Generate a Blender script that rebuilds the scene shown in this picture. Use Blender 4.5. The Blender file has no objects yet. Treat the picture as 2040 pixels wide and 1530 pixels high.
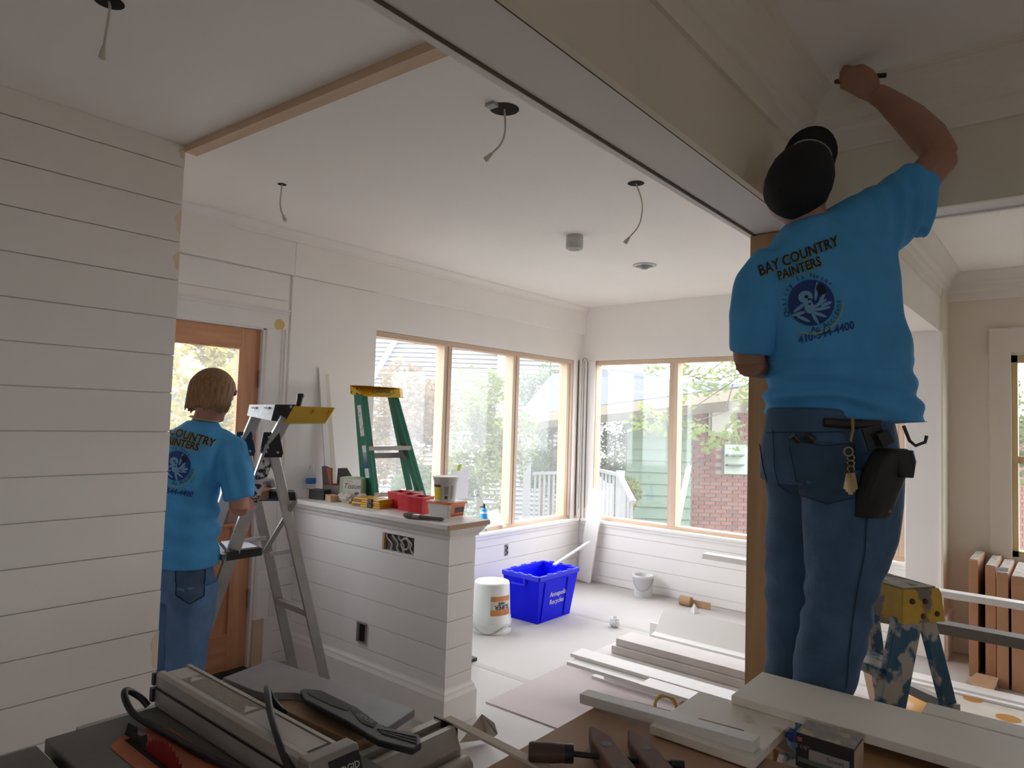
import bpy, math, random
from mathutils import Vector, Matrix
random.seed(7)
SC = bpy.context.scene
COL = SC.collection
# ------------------------------------------------------------ camera
FPX, CAM_YAW, CAM_PITCH, CAM_ROLL = 1361.19, math.radians(39.574), math.radians(2.932), math.radians(1.7507)
EYE = Vector((0, 0, 1.56))
FW = Vector((math.cos(CAM_YAW)*math.cos(CAM_PITCH), math.sin(CAM_YAW)*math.cos(CAM_PITCH), math.sin(CAM_PITCH)))
_r = Vector((math.sin(CAM_YAW), -math.cos(CAM_YAW), 0)); _u = _r.cross(FW)
RT = _r*math.cos(CAM_ROLL) + _u*math.sin(CAM_ROLL)
UP = _u*math.cos(CAM_ROLL) - _r*math.sin(CAM_ROLL)
cam = bpy.data.cameras.new('camera'); camo = bpy.data.objects.new('camera', cam); COL.objects.link(camo)
cam.sensor_width = 36; cam.lens = FPX/2040*36; cam.clip_start = .02; cam.clip_end = 300
m = Matrix((RT, UP, -FW)).transposed().to_4x4(); m.translation = EYE
camo.matrix_world = m
SC.camera = camo
def at(px, py, d):                       # point seen at a pixel, d metres along the view axis
    return EYE + FW*d + RT*((px-1020)/FPX*d) - UP*((py-765)/FPX*d)
def onz(px, py, z):
    r = at(px, py, 1) - EYE
    return EYE + r*((z-EYE.z)/r.z)
RH = _r.copy(); FH = Vector((math.cos(CAM_YAW), math.sin(CAM_YAW), 0))
# ------------------------------------------------------------ world: bright overcast sky
w = bpy.data.worlds.new('overcast'); SC.world = w; w.use_nodes = True
nt = w.node_tree; bg = nt.nodes['Background']
bg.inputs['Color'].default_value = (.93, .955, 1.0, 1); bg.inputs['Strength'].default_value = 1.0
SC.view_settings.view_transform = 'Standard'; SC.view_settings.look = 'None'
SC.view_settings.gamma = 1; SC.view_settings.use_curve_mapping = False
SC.view_settings.exposure = 2.95
SC.cycles.use_denoising = True
SC.cycles.max_bounces = 20; SC.cycles.diffuse_bounces = 16; SC.cycles.transparent_max_bounces = 16
SC.cycles.caustics_reflective = False; SC.cycles.caustics_refractive = False
def portal(loc, rot, sx, sy):            # window opening: guides the sky's own light, gives none itself
    l = bpy.data.lights.new('window_portal', 'AREA'); l.shape = 'RECTANGLE'; l.size = sx; l.size_y = sy
    l.cycles.is_portal = True
    o = bpy.data.objects.new('window_portal', l); COL.objects.link(o); o.location = loc; o.rotation_euler = rot
portal((4.36, 4.04, 1.38), (-math.pi/2, 0, 0), 2.6, 1.7)
portal((5.98, 2.4, 1.38), (0, math.pi/2, 0), 1.7, 2.9)
portal((6.08, -.35, 1.42), (0, math.pi/2, 0), 1.5, 1.5)
portal((1.86, 4.0, 1.45), (-math.pi/2, 0, 0), .6, 1.1)
portal((-.1, -4.34, 1.45), (math.pi/2, 0, 0), .56, 1.5)  # portal of the added side window
portal((-3.34, -.5, 1.45), (0, -math.pi/2, 0), 1.5, .5)  # portal of the added rear window
# ------------------------------------------------------------ mesh builder
class MB:
    def __init__(s): s.v = []; s.f = []; s.sm = []
    def add(s, vs, fs, smooth=False):
        n = len(s.v); s.v += [Vector(v) for v in vs]
        for f in fs: s.f.append([i+n for i in f]); s.sm.append(smooth)
        return s
    def box(s, x0, x1, y0, y1, z0, z1, M=None):
        vs = [Vector((x, y, z)) for z in (z0, z1) for x, y in ((x0, y0), (x1, y0), (x1, y1), (x0, y1))]
        if M is not None: vs = [M @ v for v in vs]
        return s.add(vs, [(3, 2, 1, 0), (4, 5, 6, 7), (0, 1, 5, 4), (1, 2, 6, 5), (2, 3, 7, 6), (3, 0, 4, 7)])
    def bar(s, a, b, w, h, up=(0, 0, 1)):          # box beam from a to b, w across, h along up
        a = Vector(a); b = Vector(b); d = (b-a).normalized(); up = Vector(up)
        sd = d.cross(up).normalized(); u = sd.cross(d).normalized()
        vs = [p + sd*(i*w/2) + u*(j*h/2) for p in (a, b) for i, j in ((-1, -1), (1, -1), (1, 1), (-1, 1))]
        return s.add(vs, [(0, 1, 2, 3), (7, 6, 5, 4), (4, 5, 1, 0), (5, 6, 2, 1), (6, 7, 3, 2), (7, 4, 0, 3)])
    def prism(s, poly, ext):                       # 3-D polygon pushed along ext
        poly = [Vector(p) for p in poly]; ext = Vector(ext); n = len(poly)
        nn = Vector((0, 0, 0))
        for i in range(n): nn += poly[i].cross(poly[(i+1) % n])
        if nn.dot(ext) < 0: poly = poly[::-1]
        return s.add(poly + [p+ext for p in poly], [tuple(range(n))[::-1], tuple(range(n, 2*n))] +
                     [(i, (i+1) % n, (i+1) % n+n, i+n) for i in range(n)])
    def loft(s, rings, cap=True, smooth=True, close=False):
        n = len(rings[0]); vs = [p for r in rings for p in r]; fs = []
        k = len(rings)
        for i in range(k if close else k-1):
            for j in range(n):
                a = i*n+j; b = i*n+(j+1) % n; c = ((i+1) % k)*n+(j+1) % n; d = ((i+1) % k)*n+j
                fs.append((a, b, c, d))
        s.add(vs, fs, smooth)
        if cap and not close:
            s.add(rings[0], [tuple(range(n))[::-1]]); s.add(rings[-1], [tuple(range(n))])
        return s
    def tube(s, path, r, n=8, cap=True):
        path = [Vector(p) for p in path]
        rs = r if isinstance(r, (list, tuple)) else [r]*len(path)
        t0 = (path[1]-path[0]).normalized()
        ref = Vector((0, 0, 1)) if abs(t0.z) < .9 else Vector((1, 0, 0))
        u = t0.cross(ref).normalized(); rings = []
        for i, p in enumerate(path):
            t = (path[min(i+1, len(path)-1)]-path[max(i-1, 0)]).normalized()
            u = (u - t*u.dot(t)).normalized(); v = t.cross(u)
            rings.append([p+(u*math.cos(2*math.pi*k/n)+v*math.sin(2*math.pi*k/n))*rs[i] for k in range(n)])
        return s.loft(rings, cap)
    def lathe(s, prof, n=24, M=None, cap=True):
        M = M or Matrix()
        rings = [[M @ Vector((r*math.cos(2*math.pi*k/n), r*math.sin(2*math.pi*k/n), z)) for k in range(n)] for r, z in prof]
        return s.loft(rings, cap)
    def disc(s, c, r, nrm=(0, 0, 1), n=24):
        q = Vector(nrm).to_track_quat('Z', 'Y').to_matrix()
        return s.add([Vector(c)+q @ Vector((r*math.cos(2*math.pi*k/n), r*math.sin(2*math.pi*k/n), 0)) for k in range(n)], [tuple(range(n))])
    def ball(s, c, rx, ry=None, rz=None, n=16, k=10, M=None):
        ry = ry or rx; rz = rz or rx; c = Vector(c); M = M or Matrix.Identity(3)
        rings = []
        for i in range(k+1):
            a = -math.pi/2 + math.pi*i/k; cr = max(math.cos(a), .02)
            rings.append([c + M @ Vector((rx*cr*math.cos(2*math.pi*j/n), ry*cr*math.sin(2*math.pi*j/n), rz*math.sin(a))) for j in range(n)])
        return s.loft(rings)
    def mesh(s, name):
        me = bpy.data.meshes.new(name); me.from_pydata([tuple(v) for v in s.v], [], s.f); me.update()
        me.polygons.foreach_set('use_smooth', s.sm)
        return me
def obj(name, mb, mat=None, parent=None, bevel=0, world=True, kind=None, label=None):
    me = mb.mesh(name) if isinstance(mb, MB) else mb
    o = bpy.data.objects.new(name, me); COL.objects.link(o)
    if mat is not None and not me.materials: me.materials.append(mat)
    if parent is not None:
        o.parent = parent
        if world: o.matrix_parent_inverse = parent.matrix_basis.inverted()
    if bevel:
        b = o.modifiers.new('bevel', 'BEVEL'); b.width = bevel; b.segments = 2; b.limit_method = 'ANGLE'; b.angle_limit = .6
    if kind: o['kind'] = kind
    if label: o['label'] = label
    return o
def tag(o, label, cat, group=None):
    o['label'] = label; o['category'] = cat
    if group: o['group'] = group
    return o
def thing(name, label, cat, loc=(0, 0, 0), rz=0, group=None):
    o = bpy.data.objects.new(name, None); COL.objects.link(o); o.empty_display_size = .05
    o.location = loc; o.rotation_euler = (0, 0, rz)
    o.matrix_basis = Matrix.Translation(Vector(loc)) @ Matrix.Rotation(rz, 4, 'Z')
    return tag(o, label, cat, group)
def struct(name, mb, mat, parent=None, bevel=0):
    return obj(name, mb, mat, parent, bevel, kind='structure')
def smooth(pts, k=6):                         # Catmull-Rom curve through the points
    p = [Vector(q) for q in pts]; p = [p[0]*2-p[1]] + p + [p[-1]*2-p[-2]]; out = []
    for i in range(1, len(p)-2):
        for j in range(k):
            t = j/k; a, b, c, d = p[i-1], p[i], p[i+1], p[i+2]
            out.append((b*2 + (c-a)*t + (a*2-b*5+c*4-d)*t*t + (b*3-a-c*3+d)*t*t*t)*.5)
    return out + [p[-2]]
def copy_of(o, parent=None, loc=None):
    c = o.copy(); COL.objects.link(c)
    if parent is not None: c.parent = parent
    if loc is not None: c.location = loc
    return c
def text_mb(txt, size, font=None, extrude=0, align='CENTER', shear=0, bold=0, res=2):
    cu = bpy.data.curves.new('t', 'FONT'); cu.body = txt; cu.size = size; cu.align_x = align; cu.align_y = 'CENTER'
    cu.extrude = extrude; cu.shear = shear; cu.offset = bold; cu.resolution_u = res
    o = bpy.data.objects.new('t', cu); COL.objects.link(o)
    dg = bpy.context.evaluated_depsgraph_get(); ev = o.evaluated_get(dg); me = ev.to_mesh()
    mb = MB(); mb.add([v.co.copy() for v in me.vertices], [tuple(p.vertices) for p in me.polygons])
    ev.to_mesh_clear(); bpy.data.objects.remove(o); bpy.data.curves.remove(cu)
    return mb
def text_on(name, txt, size, origin, ex, ey, mat, parent, shear=0, bold=0, off=.0008, align='CENTER'):
    mb = text_mb(txt, size, shear=shear, bold=bold, align=align)
    ex = Vector(ex).normalized(); ey = Vector(ey).normalized(); nz = ex.cross(ey)
    mb.v = [Vector(origin) + ex*v.x + ey*v.y + nz*off for v in mb.v]
    return obj(name, mb, mat, parent)
# ------------------------------------------------------------ materials
MATS = {}
def mat(name, col, rough=.6, metal=0, var=0, vscale=6, bump=0, bscale=60, spots=None, sscale=4, sthr=.6, coat=0, spec=.5, stretch=None, obj_space=True, sub=0):
    if name in MATS: return MATS[name]
    m = bpy.data.materials.new(name); m.use_nodes = True; nt = m.node_tree; N = nt.nodes; L = nt.links
    b = N['Principled BSDF']; b.inputs['Roughness'].default_value = rough; b.inputs['Metallic'].default_value = metal
    b.inputs['Specular IOR Level'].default_value = spec
    b.inputs['Coat Weight'].default_value = coat
    if sub: b.inputs['Subsurface Weight'].default_value = sub; b.inputs['Subsurface Radius'].default_value = (.02, .008, .004)
    c = tuple(col) + (1,)
    b.inputs['Base Color'].default_value = c
    tc = N.new('ShaderNodeTexCoord'); vec = tc.outputs['Object']
    if stretch:
        mp = N.new('ShaderNodeMapping'); mp.inputs['Scale'].default_value = stretch; L.new(vec, mp.inputs['Vector']); vec = mp.outputs['Vector']
    last = None
    if var:
        n = N.new('ShaderNodeTexNoise'); n.inputs['Scale'].default_value = vscale; n.inputs['Detail'].default_value = 5; L.new(vec, n.inputs['Vector'])
        r = N.new('ShaderNodeValToRGB'); L.new(n.outputs['Fac'], r.inputs['Fac'])
        r.color_ramp.elements[0].position = .3; r.color_ramp.elements[1].position = .7
        r.color_ramp.elements[0].color = tuple(max(0, x*(1-var)) for x in col)+(1,)
        r.color_ramp.elements[1].color = tuple(min(1, x*(1+var)) for x in col)+(1,)
        last = r.outputs['Color']
    if spots:
        n = N.new('ShaderNodeTexNoise'); n.inputs['Scale'].default_value = sscale; n.inputs['Detail'].default_value = 4; L.new(vec, n.inputs['Vector'])
        r = N.new('ShaderNodeValToRGB'); L.new(n.outputs['Fac'], r.inputs['Fac'])
        r.color_ramp.elements[0].position = sthr; r.color_ramp.elements[1].position = min(1, sthr+.05)
        r.color_ramp.elements[0].color = (0, 0, 0, 1); r.color_ramp.elements[1].color = (1, 1, 1, 1)
        mx = N.new('ShaderNodeMix'); mx.data_type = 'RGBA'; L.new(r.outputs['Color'], mx.inputs[0])
        if last: L.new(last, mx.inputs[6])
        else: mx.inputs[6].default_value = c
        mx.inputs[7].default_value = tuple(spots)+(1,)
        last = mx.outputs[2]
    if last: L.new(last, b.inputs['Base Color'])
    if bump:
        n = N.new('ShaderNodeTexNoise'); n.inputs['Scale'].default_value = bscale; n.inputs['Detail'].default_value = 4; L.new(vec, n.inputs['Vector'])
        bp = N.new('ShaderNodeBump'); bp.inputs['Strength'].default_value = bump; bp.inputs['Distance'].default_value = .01
        L.new(n.outputs['Fac'], bp.inputs['Height']); L.new(bp.outputs['Normal'], b.inputs['Normal'])
    MATS[name] = m
    return m
def wood(name, c1, c2, axis='z', scale=14, rough=.6):
    st = {'x': (.08, 1, 1), 'y': (1, .08, 1), 'z': (1, 1, .08)}[axis]
    if name in MATS: return MATS[name]
    m = bpy.data.materials.new(name); m.use_nodes = True; nt = m.node_tree; N = nt.nodes; L = nt.links
    b = N['Principled BSDF']; b.inputs['Roughness'].default_value = rough
    tc = N.new('ShaderNodeTexCoord'); mp = N.new('ShaderNodeMapping'); mp.inputs['Scale'].default_value = st; L.new(tc.outputs['Object'], mp.inputs['Vector'])
    n = N.new('ShaderNodeTexNoise'); n.inputs['Scale'].default_value = scale; n.inputs['Detail'].default_value = 6; n.inputs['Distortion'].default_value = .6
    L.new(mp.outputs['Vector'], n.inputs['Vector'])
    r = N.new('ShaderNodeValToRGB'); r.color_ramp.elements[0].position = .32; r.color_ramp.elements[1].position = .68
    r.color_ramp.elements[0].color = tuple(c1)+(1,); r.color_ramp.elements[1].color = tuple(c2)+(1,)
    L.new(n.outputs['Fac'], r.inputs['Fac']); L.new(r.outputs['Color'], b.inputs['Base Color'])
    MATS[name] = m
    return m
def clear(name, haze=.1, tint=(1, 1, 1), gloss=.06):      # thin pane: see-through with a film of haze
    if name in MATS: return MATS[name]
    m = bpy.data.materials.new(name); m.use_nodes = True; nt = m.node_tree; N = nt.nodes; L = nt.links
    N.remove(N['Principled BSDF']); out = N['Material Output']
    t = N.new('ShaderNodeBsdfTransparent'); t.inputs['Color'].default_value = tuple(tint)+(1,)
    d = N.new('ShaderNodeBsdfTranslucent'); d.inputs['Color'].default_value = (.9, .92, .93, 1)
    g = N.new('ShaderNodeBsdfGlossy'); g.inputs['Roughness'].default_value = .05
    a = N.new('ShaderNodeMixShader'); a.inputs[0].default_value = haze; L.new(t.outputs[0], a.inputs[1]); L.new(d.outputs[0], a.inputs[2])
    if haze > .12:
        tc = N.new('ShaderNodeTexCoord'); n = N.new('ShaderNodeTexNoise'); n.inputs['Scale'].default_value = 3; n.inputs['Detail'].default_value = 6; n.inputs['Distortion'].default_value = 2
        L.new(tc.outputs['Object'], n.inputs['Vector'])
        r = N.new('ShaderNodeMapRange'); r.inputs['From Min'].default_value = .3; r.inputs['From Max'].default_value = .7
        r.inputs['To Min'].default_value = haze*.6; r.inputs['To Max'].default_value = haze*1.4
        L.new(n.outputs['Fac'], r.inputs['Value']); L.new(r.outputs[0], a.inputs[0])
    b = N.new('ShaderNodeMixShader'); b.inputs[0].default_value = gloss; L.new(a.outputs[0], b.inputs[1]); L.new(g.outputs[0], b.inputs[2])
    L.new(b.outputs[0], out.inputs['Surface'])
    MATS[name] = m
    return m
WHITE = mat('white_paint', (.89, .87, .845), .55, var=.02, vscale=2)
WHITE_P = mat('primed_white', (.85, .82, .785), .7, var=.02, vscale=3, spots=(.78, .68, .48), sscale=1.6, sthr=.72)
CEIL = mat('ceiling_white', (.91, .89, .865), .8, var=.015, vscale=1.5)
TRIMW = mat('trim_white', (.86, .845, .82), .45)
DARKGAP = mat('gap_brown', (.13, .09, .055), .9)
PINE = wood('pine', (.58, .41, .29), (.70, .54, .41), 'z')
PINE_X = wood('pine_x', (.58, .41, .29), (.70, .54, .41), 'x')
PINE_Y = wood('pine_y', (.58, .41, .28), (.70, .53, .38), 'y')
STUD = wood('stud_pine', (.42, .24, .11), (.58, .36, .18), 'z')
FIR = wood('door_fir', (.55, .24, .115), (.69, .35, .185), 'z', 18, .45)
FIR_X = wood('door_fir_x', (.55, .24, .115), (.69, .35, .185), 'x', 18, .45)
BLACK = mat('black_plastic', (.012, .012, .014), .45)
STEEL = mat('steel', (.5, .5, .5), .35, 1)
# ============================================================ THE SETTING
X2, Y2, ZC = 5.77, 3.854, 2.71
BZ, BY0, BY1, HX0, HX1 = 2.27, .735, .945, 2.49, 2.64      # beam underside, beam faces, header faces
# floor
FLOOR = mat('floor_paper', (.50, .475, .455), .75, var=.05, vscale=1.2, bump=.05, bscale=6)
struct('floor', MB().box(-3.2, 6.1, -4.2, 4.0, -.12, 0), FLOOR)
struct('ceiling', MB().box(-3.2, 6.1, -4.2, 4.0, ZC, ZC+.1), CEIL)
# walls nobody sees: behind and beside the camera
struct('wall_rear', MB().box(-3.3, -3.2, -4.2, -.75, 0, ZC).box(-3.3, -3.2, -.25, 4.0, 0, ZC).box(-3.3, -3.2, -.75, -.25, 0, .7).box(-3.3, -3.2, -.75, -.25, 2.2, ZC), WHITE)
struct('wall_side', MB().box(-3.2, -.38, -4.3, -4.2, 0, ZC).box(.18, 6.1, -4.3, -4.2, 0, ZC).box(-.38, .18, -4.3, -4.2, 0, .7).box(-.38, .18, -4.3, -4.2, 2.2, ZC), WHITE)
w4 = struct('fill_window_4', MB().box(-.38, -.34, -4.3, -4.2, .7, 2.2).box(.14, .18, -4.3, -4.2, .7, 2.2).box(-.34, .14, -4.3, -4.2, 2.15, 2.2).box(-.34, .14, -4.3, -4.2, .7, .75), TRIMW)  # unseen window, added to give the foreground fill light
obj('pane', MB().box(-.34, .14, -4.252, -4.248, .75, 2.15), clear('side_glass', .05), w4)
w5 = struct('fill_window_5', MB().box(-3.3, -3.2, -.75, -.71, .7, 2.2).box(-3.3, -3.2, -.29, -.25, .7, 2.2).box(-3.3, -3.2, -.71, -.29, 2.16, 2.2).box(-3.3, -3.2, -.71, -.29, .7, .74), TRIMW)  # another unseen window, added for fill light from the rear
obj('pane', MB().box(-3.252, -3.248, -.71, -.29, .74, 2.16), clear('side_glass', .05), w5)
# left partition with shiplap boards
wl = struct('wall_left', MB().box(-3.2, 1.315, 3.006, 3.10, 0, ZC), WHITE_P)
lines = [2.71, 2.608, 2.443, 2.278, 2.112, 1.947, 1.787, 1.625, 1.46, 1.29, 1.122, .957, .793, .625, .458, .295, .13, 0]
for i in range(len(lines)-1):
    obj('board', MB().box(-3.2, 1.332+.002*math.sin(i*5), 2.990, 3.006, lines[i+1]+.0035, lines[i]-.0005), WHITE_P, wl, .0015)
for zz_, hh_ in ((2.37, .05), (2.20, .04), (2.67, .025), (.55, .08)):
    fp = []
    for k in range(14):
        a = math.pi/2 + math.pi*k/13; fp.append((1.330 + .030*math.cos(a)*(.8+.2*math.sin(5*a)), 2.9892, zz_ + hh_*math.sin(a)))
    obj('filler_patch', MB().prism(fp, (0, .0006, 0)), mat('edge_filler', (.80, .69, .48), .8), wl)
obj('end_board', MB().box(1.315, 1.331, 3.006, 3.10, 0, ZC), WHITE_P, wl)
struct('roof', MB().box(-3.4, 6.15, -4.4, 4.1, ZC+.12, 6.2), mat('sky_blocking_storey', (.30, .30, .29), .8))  # unseen upper storey box, added to block sky light over the yard
struct('wall_alcove', MB().box(.55, .65, 3.10, Y2, 0, ZC), WHITE)
# pine strip on the ceiling from the partition end to the beam
struct('trim_1', MB().bar((1.355, 2.99, 2.694), (1.44, .95, 2.694), .055, .032), PINE_Y)
# ---------------- back wall with the door and three window bays
T = .15
bw = MB()
bw.box(.5, 1.36, Y2, Y2+T, 0, ZC).box(1.36, 2.265, Y2, Y2+T, 2.075, ZC).box(2.265, 3.11, Y2, Y2+T, 0, ZC)
bw.box(3.11, 5.62, Y2, Y2+T, 0, .585).box(3.11, 5.62, Y2, Y2+T, 2.165, ZC).box(5.62, 5.92, Y2, Y2+T, 0, ZC)
wb = struct('wall_back', bw, WHITE)
obj('frieze_board', MB().box(2.425, 5.77, Y2-.035, Y2, 2.43, ZC-.0), WHITE, wb, .002)
obj('frieze_board', MB().box(.65, 1.985, Y2-.045, Y2, 2.43, ZC-.0), WHITE, wb, .002)
obj('frieze_board', MB().box(1.985, 2.425, Y2-.032, Y2, 2.43, ZC-.0), WHITE, wb, .002)
obj('wall_panel', MB().box(2.424, 3.11, Y2-.018, Y2, 1.0, 2.428), WHITE, wb, .001)
obj('board', MB().box(.65, 2.405, Y2-.012, Y2, 2.262, 2.425), WHITE, wb, .001)
obj('board', MB().box(.65, 2.405, Y2-.012, Y2, 2.205, 2.258), WHITE, wb, .001)
zb = [.585, .475, .34, .205, .07, 0]
for a, b in zip(zb, zb[1:]):
    obj('board', MB().box(2.74, X2-.0165, Y2-.016, Y2, b+.003, a), WHITE, wb, .001)
    obj('board', MB().box(2.28, 2.52, Y2-.016, Y2, b+.003, a), WHITE, wb, .001)
# small crown along the back wall
cr = [(0, ZC), (-.035, ZC), (-.035, ZC-.012), (-.012, ZC-.045), (-.012, ZC-.07), (0, ZC-.07)]
obj('crown_moulding', MB().prism([(.65, Y2-.034+y, z) for y, z in cr], (5.11, 0, 0)), WHITE, wb)  # dark brown strip along the bottom of the gap by the left wing
# door
d1 = struct('door_1', MB().box(2.125, 2.245, Y2+.03, Y2+.075, .025, 2.06), FIR)       # hinge stile
obj('stile', MB().box(1.38, 1.50, Y2+.03, Y2+.075, .025, 2.06), FIR, d1)
obj('rail', MB().box(1.50, 2.125, Y2+.031, Y2+.074, 1.945, 2.06), FIR_X, d1)
obj('rail', MB().box(1.50, 2.125, Y2+.031, Y2+.074, .87, 1.0), FIR_X, d1)
obj('rail', MB().box(1.50, 2.125, Y2+.031, Y2+.074, .025, .24), FIR_X, d1)
obj('mullion', MB().box(1.77, 1.86, Y2+.032, Y2+.073, .24, .87), FIR, d1)
for a, b in ((1.50, 1.77), (1.86, 2.125)):
    obj('panel', MB().box(a, b, Y2+.045, Y2+.06, .24, .87), FIR, d1)
    obj('panel_field', MB().box(a+.05, b-.05, Y2+.036, Y2+.05, .29, .82), FIR, d1, .006)
gb = MB()
for a in ((1.50, 1.514, 1.0, 1.945), (2.111, 2.125, 1.0, 1.945)): gb.box(a[0], a[1], Y2+.026, Y2+.05, a[2], a[3])
for a in ((1.50, 2.125, 1.0, 1.014), (1.50, 2.125, 1.931, 1.945)): gb.box(a[0], a[1], Y2+.0262, Y2+.05, a[2], a[3])
obj('glazing_bead', gb, FIR, d1)
obj('pane', MB().box(1.51, 2.115, Y2+.05, Y2+.055, 1.01, 1.935), clear('door_glass', .06), d1)
for z in (1.75, 1.05, .42): 
    h = obj('hinge', MB().box(2.238, 2.262, Y2+.012, Y2+.03, z-.045, z+.06).tube([(2.247, Y2+.014, z-.048), (2.247, Y2+.014, z+.063)], .007), STEEL, d1)
obj('threshold', MB().box(1.36, 2.265, Y2-.02, Y2+T, 0, .022), BLACK, d1)
jm = MB().box(2.247, 2.268, Y2-.002, Y2+T, 0, 2.08).box(1.355, 1.376, Y2-.002, Y2+T, 0, 2.08).box(1.355, 2.268, Y2-.002, Y2+T, 2.062, 2.083)
obj('jamb', jm, TRIMW, d1)
def casing_prof(w): return [(0, 0), (w, 0), (w, -.03), (w-.012, -.03), (w-.018, -.02), (w-.03, -.022), (w-.036, -.016), (.012, -.014), (.004, -.012), (0, -.006)]
t2 = struct('trim_2', MB().prism([(2.262+x*1.0, Y2+y, .30) for x, y in casing_prof(.135)], (0, 0, 1.775)), WHITE_P)
obj('plinth', MB().box(2.262, 2.33, Y2-.02, Y2, 0, .30), PINE, t2)
obj('plinth', MB().box(2.33, 2.397, Y2-.022, Y2, 0, .30), WHITE, t2)
obj('head_casing', MB().prism([(.66, Y2+y, 2.07+x) for x, y in casing_prof(.135)], (1.75, 0, 0)), WHITE_P, t2)
obj('filler_patch', MB().disc((2.345, Y2-.0155, 2.105), .036, (0, -1, 0), 12).add([], []), mat('wood_filler', (.70, .50, .20), .8), t2)
# back windows
def window(name, n): 
    o = struct(name, n[0], n[1]); return o
PANE_H = clear('hazy_pane', .065, (1, 1, 1), .03); PANE = clear('clear_pane', .03, (1, 1, 1), .04)
w1 = struct('window_1', MB().box(3.11, 5.62, Y2+.012, Y2+.11, 2.125, 2.163), PINE_X)     # pine head
obj('sill_plate', MB().box(3.11, 5.62, Y2+.02, Y2+.12, .60, .632), PINE_X, w1)
for a, b in ((3.825, 3.905), (4.69, 4.77), (5.53, 5.615)):
    obj('post', MB().box(a, a+(b-a)*.5-.001, Y2+.012, Y2+.112, .632, 2.125), PINE, w1, .002)
    obj('post', MB().box(a+(b-a)*.5+.001, b, Y2+.006, Y2+.106, .632, 2.125), PINE, w1, .002)
for a, b in ((3.11, 3.825), (3.905, 4.69), (4.77, 5.53)):
    obj('pane', MB().box(a, b, Y2+.116, Y2+.119, .632, 2.125), PANE_H, w1)
sl = MB().box(2.74, 5.72, Y2-.05, Y2+.15, .575, .60)
obj('stool', sl, WHITE, w1, .004)
obj('apron', MB().box(2.74, 5.74, Y2-.03, Y2-.016, .545, .575), WHITE, w1, .003)
# right wall with its window bays
rwm = MB()
rwm.box(X2, X2+T, .98, 3.76, 0, .585).box(X2, X2+T, .98, 3.76, 2.165, ZC).box(X2, X2+T, 3.76, 4.0, 0, ZC).box(X2, X2+T, .72, .98, 0, ZC)
wr = struct('wall_right', rwm, WHITE)
for a, b in zip(zb, zb[1:]):
    obj('board', MB().box(X2-.016, X2, .96, 3.837, b+.003, a), WHITE, wr, .001)
w2 = struct('window_2', MB().box(X2+.012, X2+.11, .98, 3.76, 2.125, 2.163), PINE_Y)
obj('sill_plate', MB().box(X2+.02, X2+.12, .98, 3.76, .60, .632), PINE_Y, w2)
for a, b in ((3.69, 3.76), (2.81, 2.895), (1.89, 1.97), (.98, 1.06)):
    h = (a+b)/2
    obj('post', MB().box(X2+.010, X2+.112, a, h-.001, .632, 2.125), PINE, w2, .002)
    obj('post', MB().box(X2+.014, X2+.108, h+.001, b, .632, 2.125), PINE, w2, .002)
for a, b in ((2.895, 3.69), (1.97, 2.81), (1.06, 1.89)):
    obj('pane', MB().box(X2+.116, X2+.119, a, b, .632, 2.125), PANE, w2)
obj('stool', MB().box(X2-.05, X2+.15, .96, 3.8, .575, .60), WHITE, w2, .004)
obj('apron', MB().box(X2-.03, X2-.016, .96, 3.83, .545, .575), WHITE, w2, .003)
# corner strips and the channel between the two banks of windows
t3 = struct('trim_3', MB().box(5.70, 5.7695, Y2-.05, Y2-.0005, .60, 2.165), TRIMW, None, .004)
obj('channel', MB().box(5.695, 5.70, Y2-.014, Y2-.004, .62, 2.17).box(X2-.024, X2-.012, 3.80, 3.804, .62, 2.17), DARKGAP, t3)
obj('corner_tube', MB().tube([(5.735, 3.785, .6), (5.735, 3.785, 2.17)], .011), TRIMW, t3)
obj('corner_wire', MB().tube([(5.69, 3.80, .7), (5.69, 3.80, 2.15), (5.70, 3.79, 2.19), (5.715, 3.775, 2.19), (5.73, 3.76, 2.15), (5.73, 3.76, .7)], .0025, 5), BLACK, t3)
obj('jamb_strip', MB().box(X2-.012, X2-.0005, 3.69, 3.80, .6, 2.165), TRIMW, t3, .003)
# ---------------- beam along the room, header across it
bm = struct('trim_4', MB().box(-3.2, 5.60, BY0+.019, BY1-.019, BZ+.006, ZC), WHITE_P)
obj('fascia', MB().box(-3.2, HX0, BY0, BY0+.0185, BZ, ZC), mat('fascia_primer', (.76, .70, .56), .7, var=.05, vscale=2), bm)
obj('fascia', MB().box(HX1, 5.60, BY0, BY0+.0185, BZ, ZC), WHITE_P, bm)
obj('fascia', MB().box(-3.2, 5.60, BY1-.0185, BY1, BZ, ZC), WHITE, bm)
obj('shadow_gap', MB().box(-3.2, HX0, BY0+.0185, BY0+.0245, BZ+.002, BZ+.0075).box(-3.2, 5.6, BY1-.0265, BY1-.0185, BZ+.002, BZ+.0075), DARKGAP, bm)
hd = struct('trim_5', MB().box(HX0+.019, HX1-.019, -4.2, BY0, BZ+.006, ZC), WHITE_P)
obj('fascia', MB().box(HX0, HX0+.0185, -4.2, BY0, BZ, ZC), mat('fascia_primer', (.76, .70, .56)), hd)
obj('fascia', MB().box(HX1-.0185, HX1, -4.2, BY0, BZ, ZC), WHITE_P, hd)
obj('shadow_gap', MB().box(HX0+.0185, HX0+.024, -4.2, BY0, BZ+.002, BZ+.0075), DARKGAP, hd)
PR = [(0, 2.512), (.014, 2.512), (.016, 2.52), (.016, 2.572), (.024, 2.578), (.03, 2.588), (.034, 2.61), (.044, 2.622), (.052, 2.634), (.058, 2.652), (.074, 2.676), (.094, 2.692), (.104, 2.695), (.115, 2.70), (.115, ZC), (0, ZC)]
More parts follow.
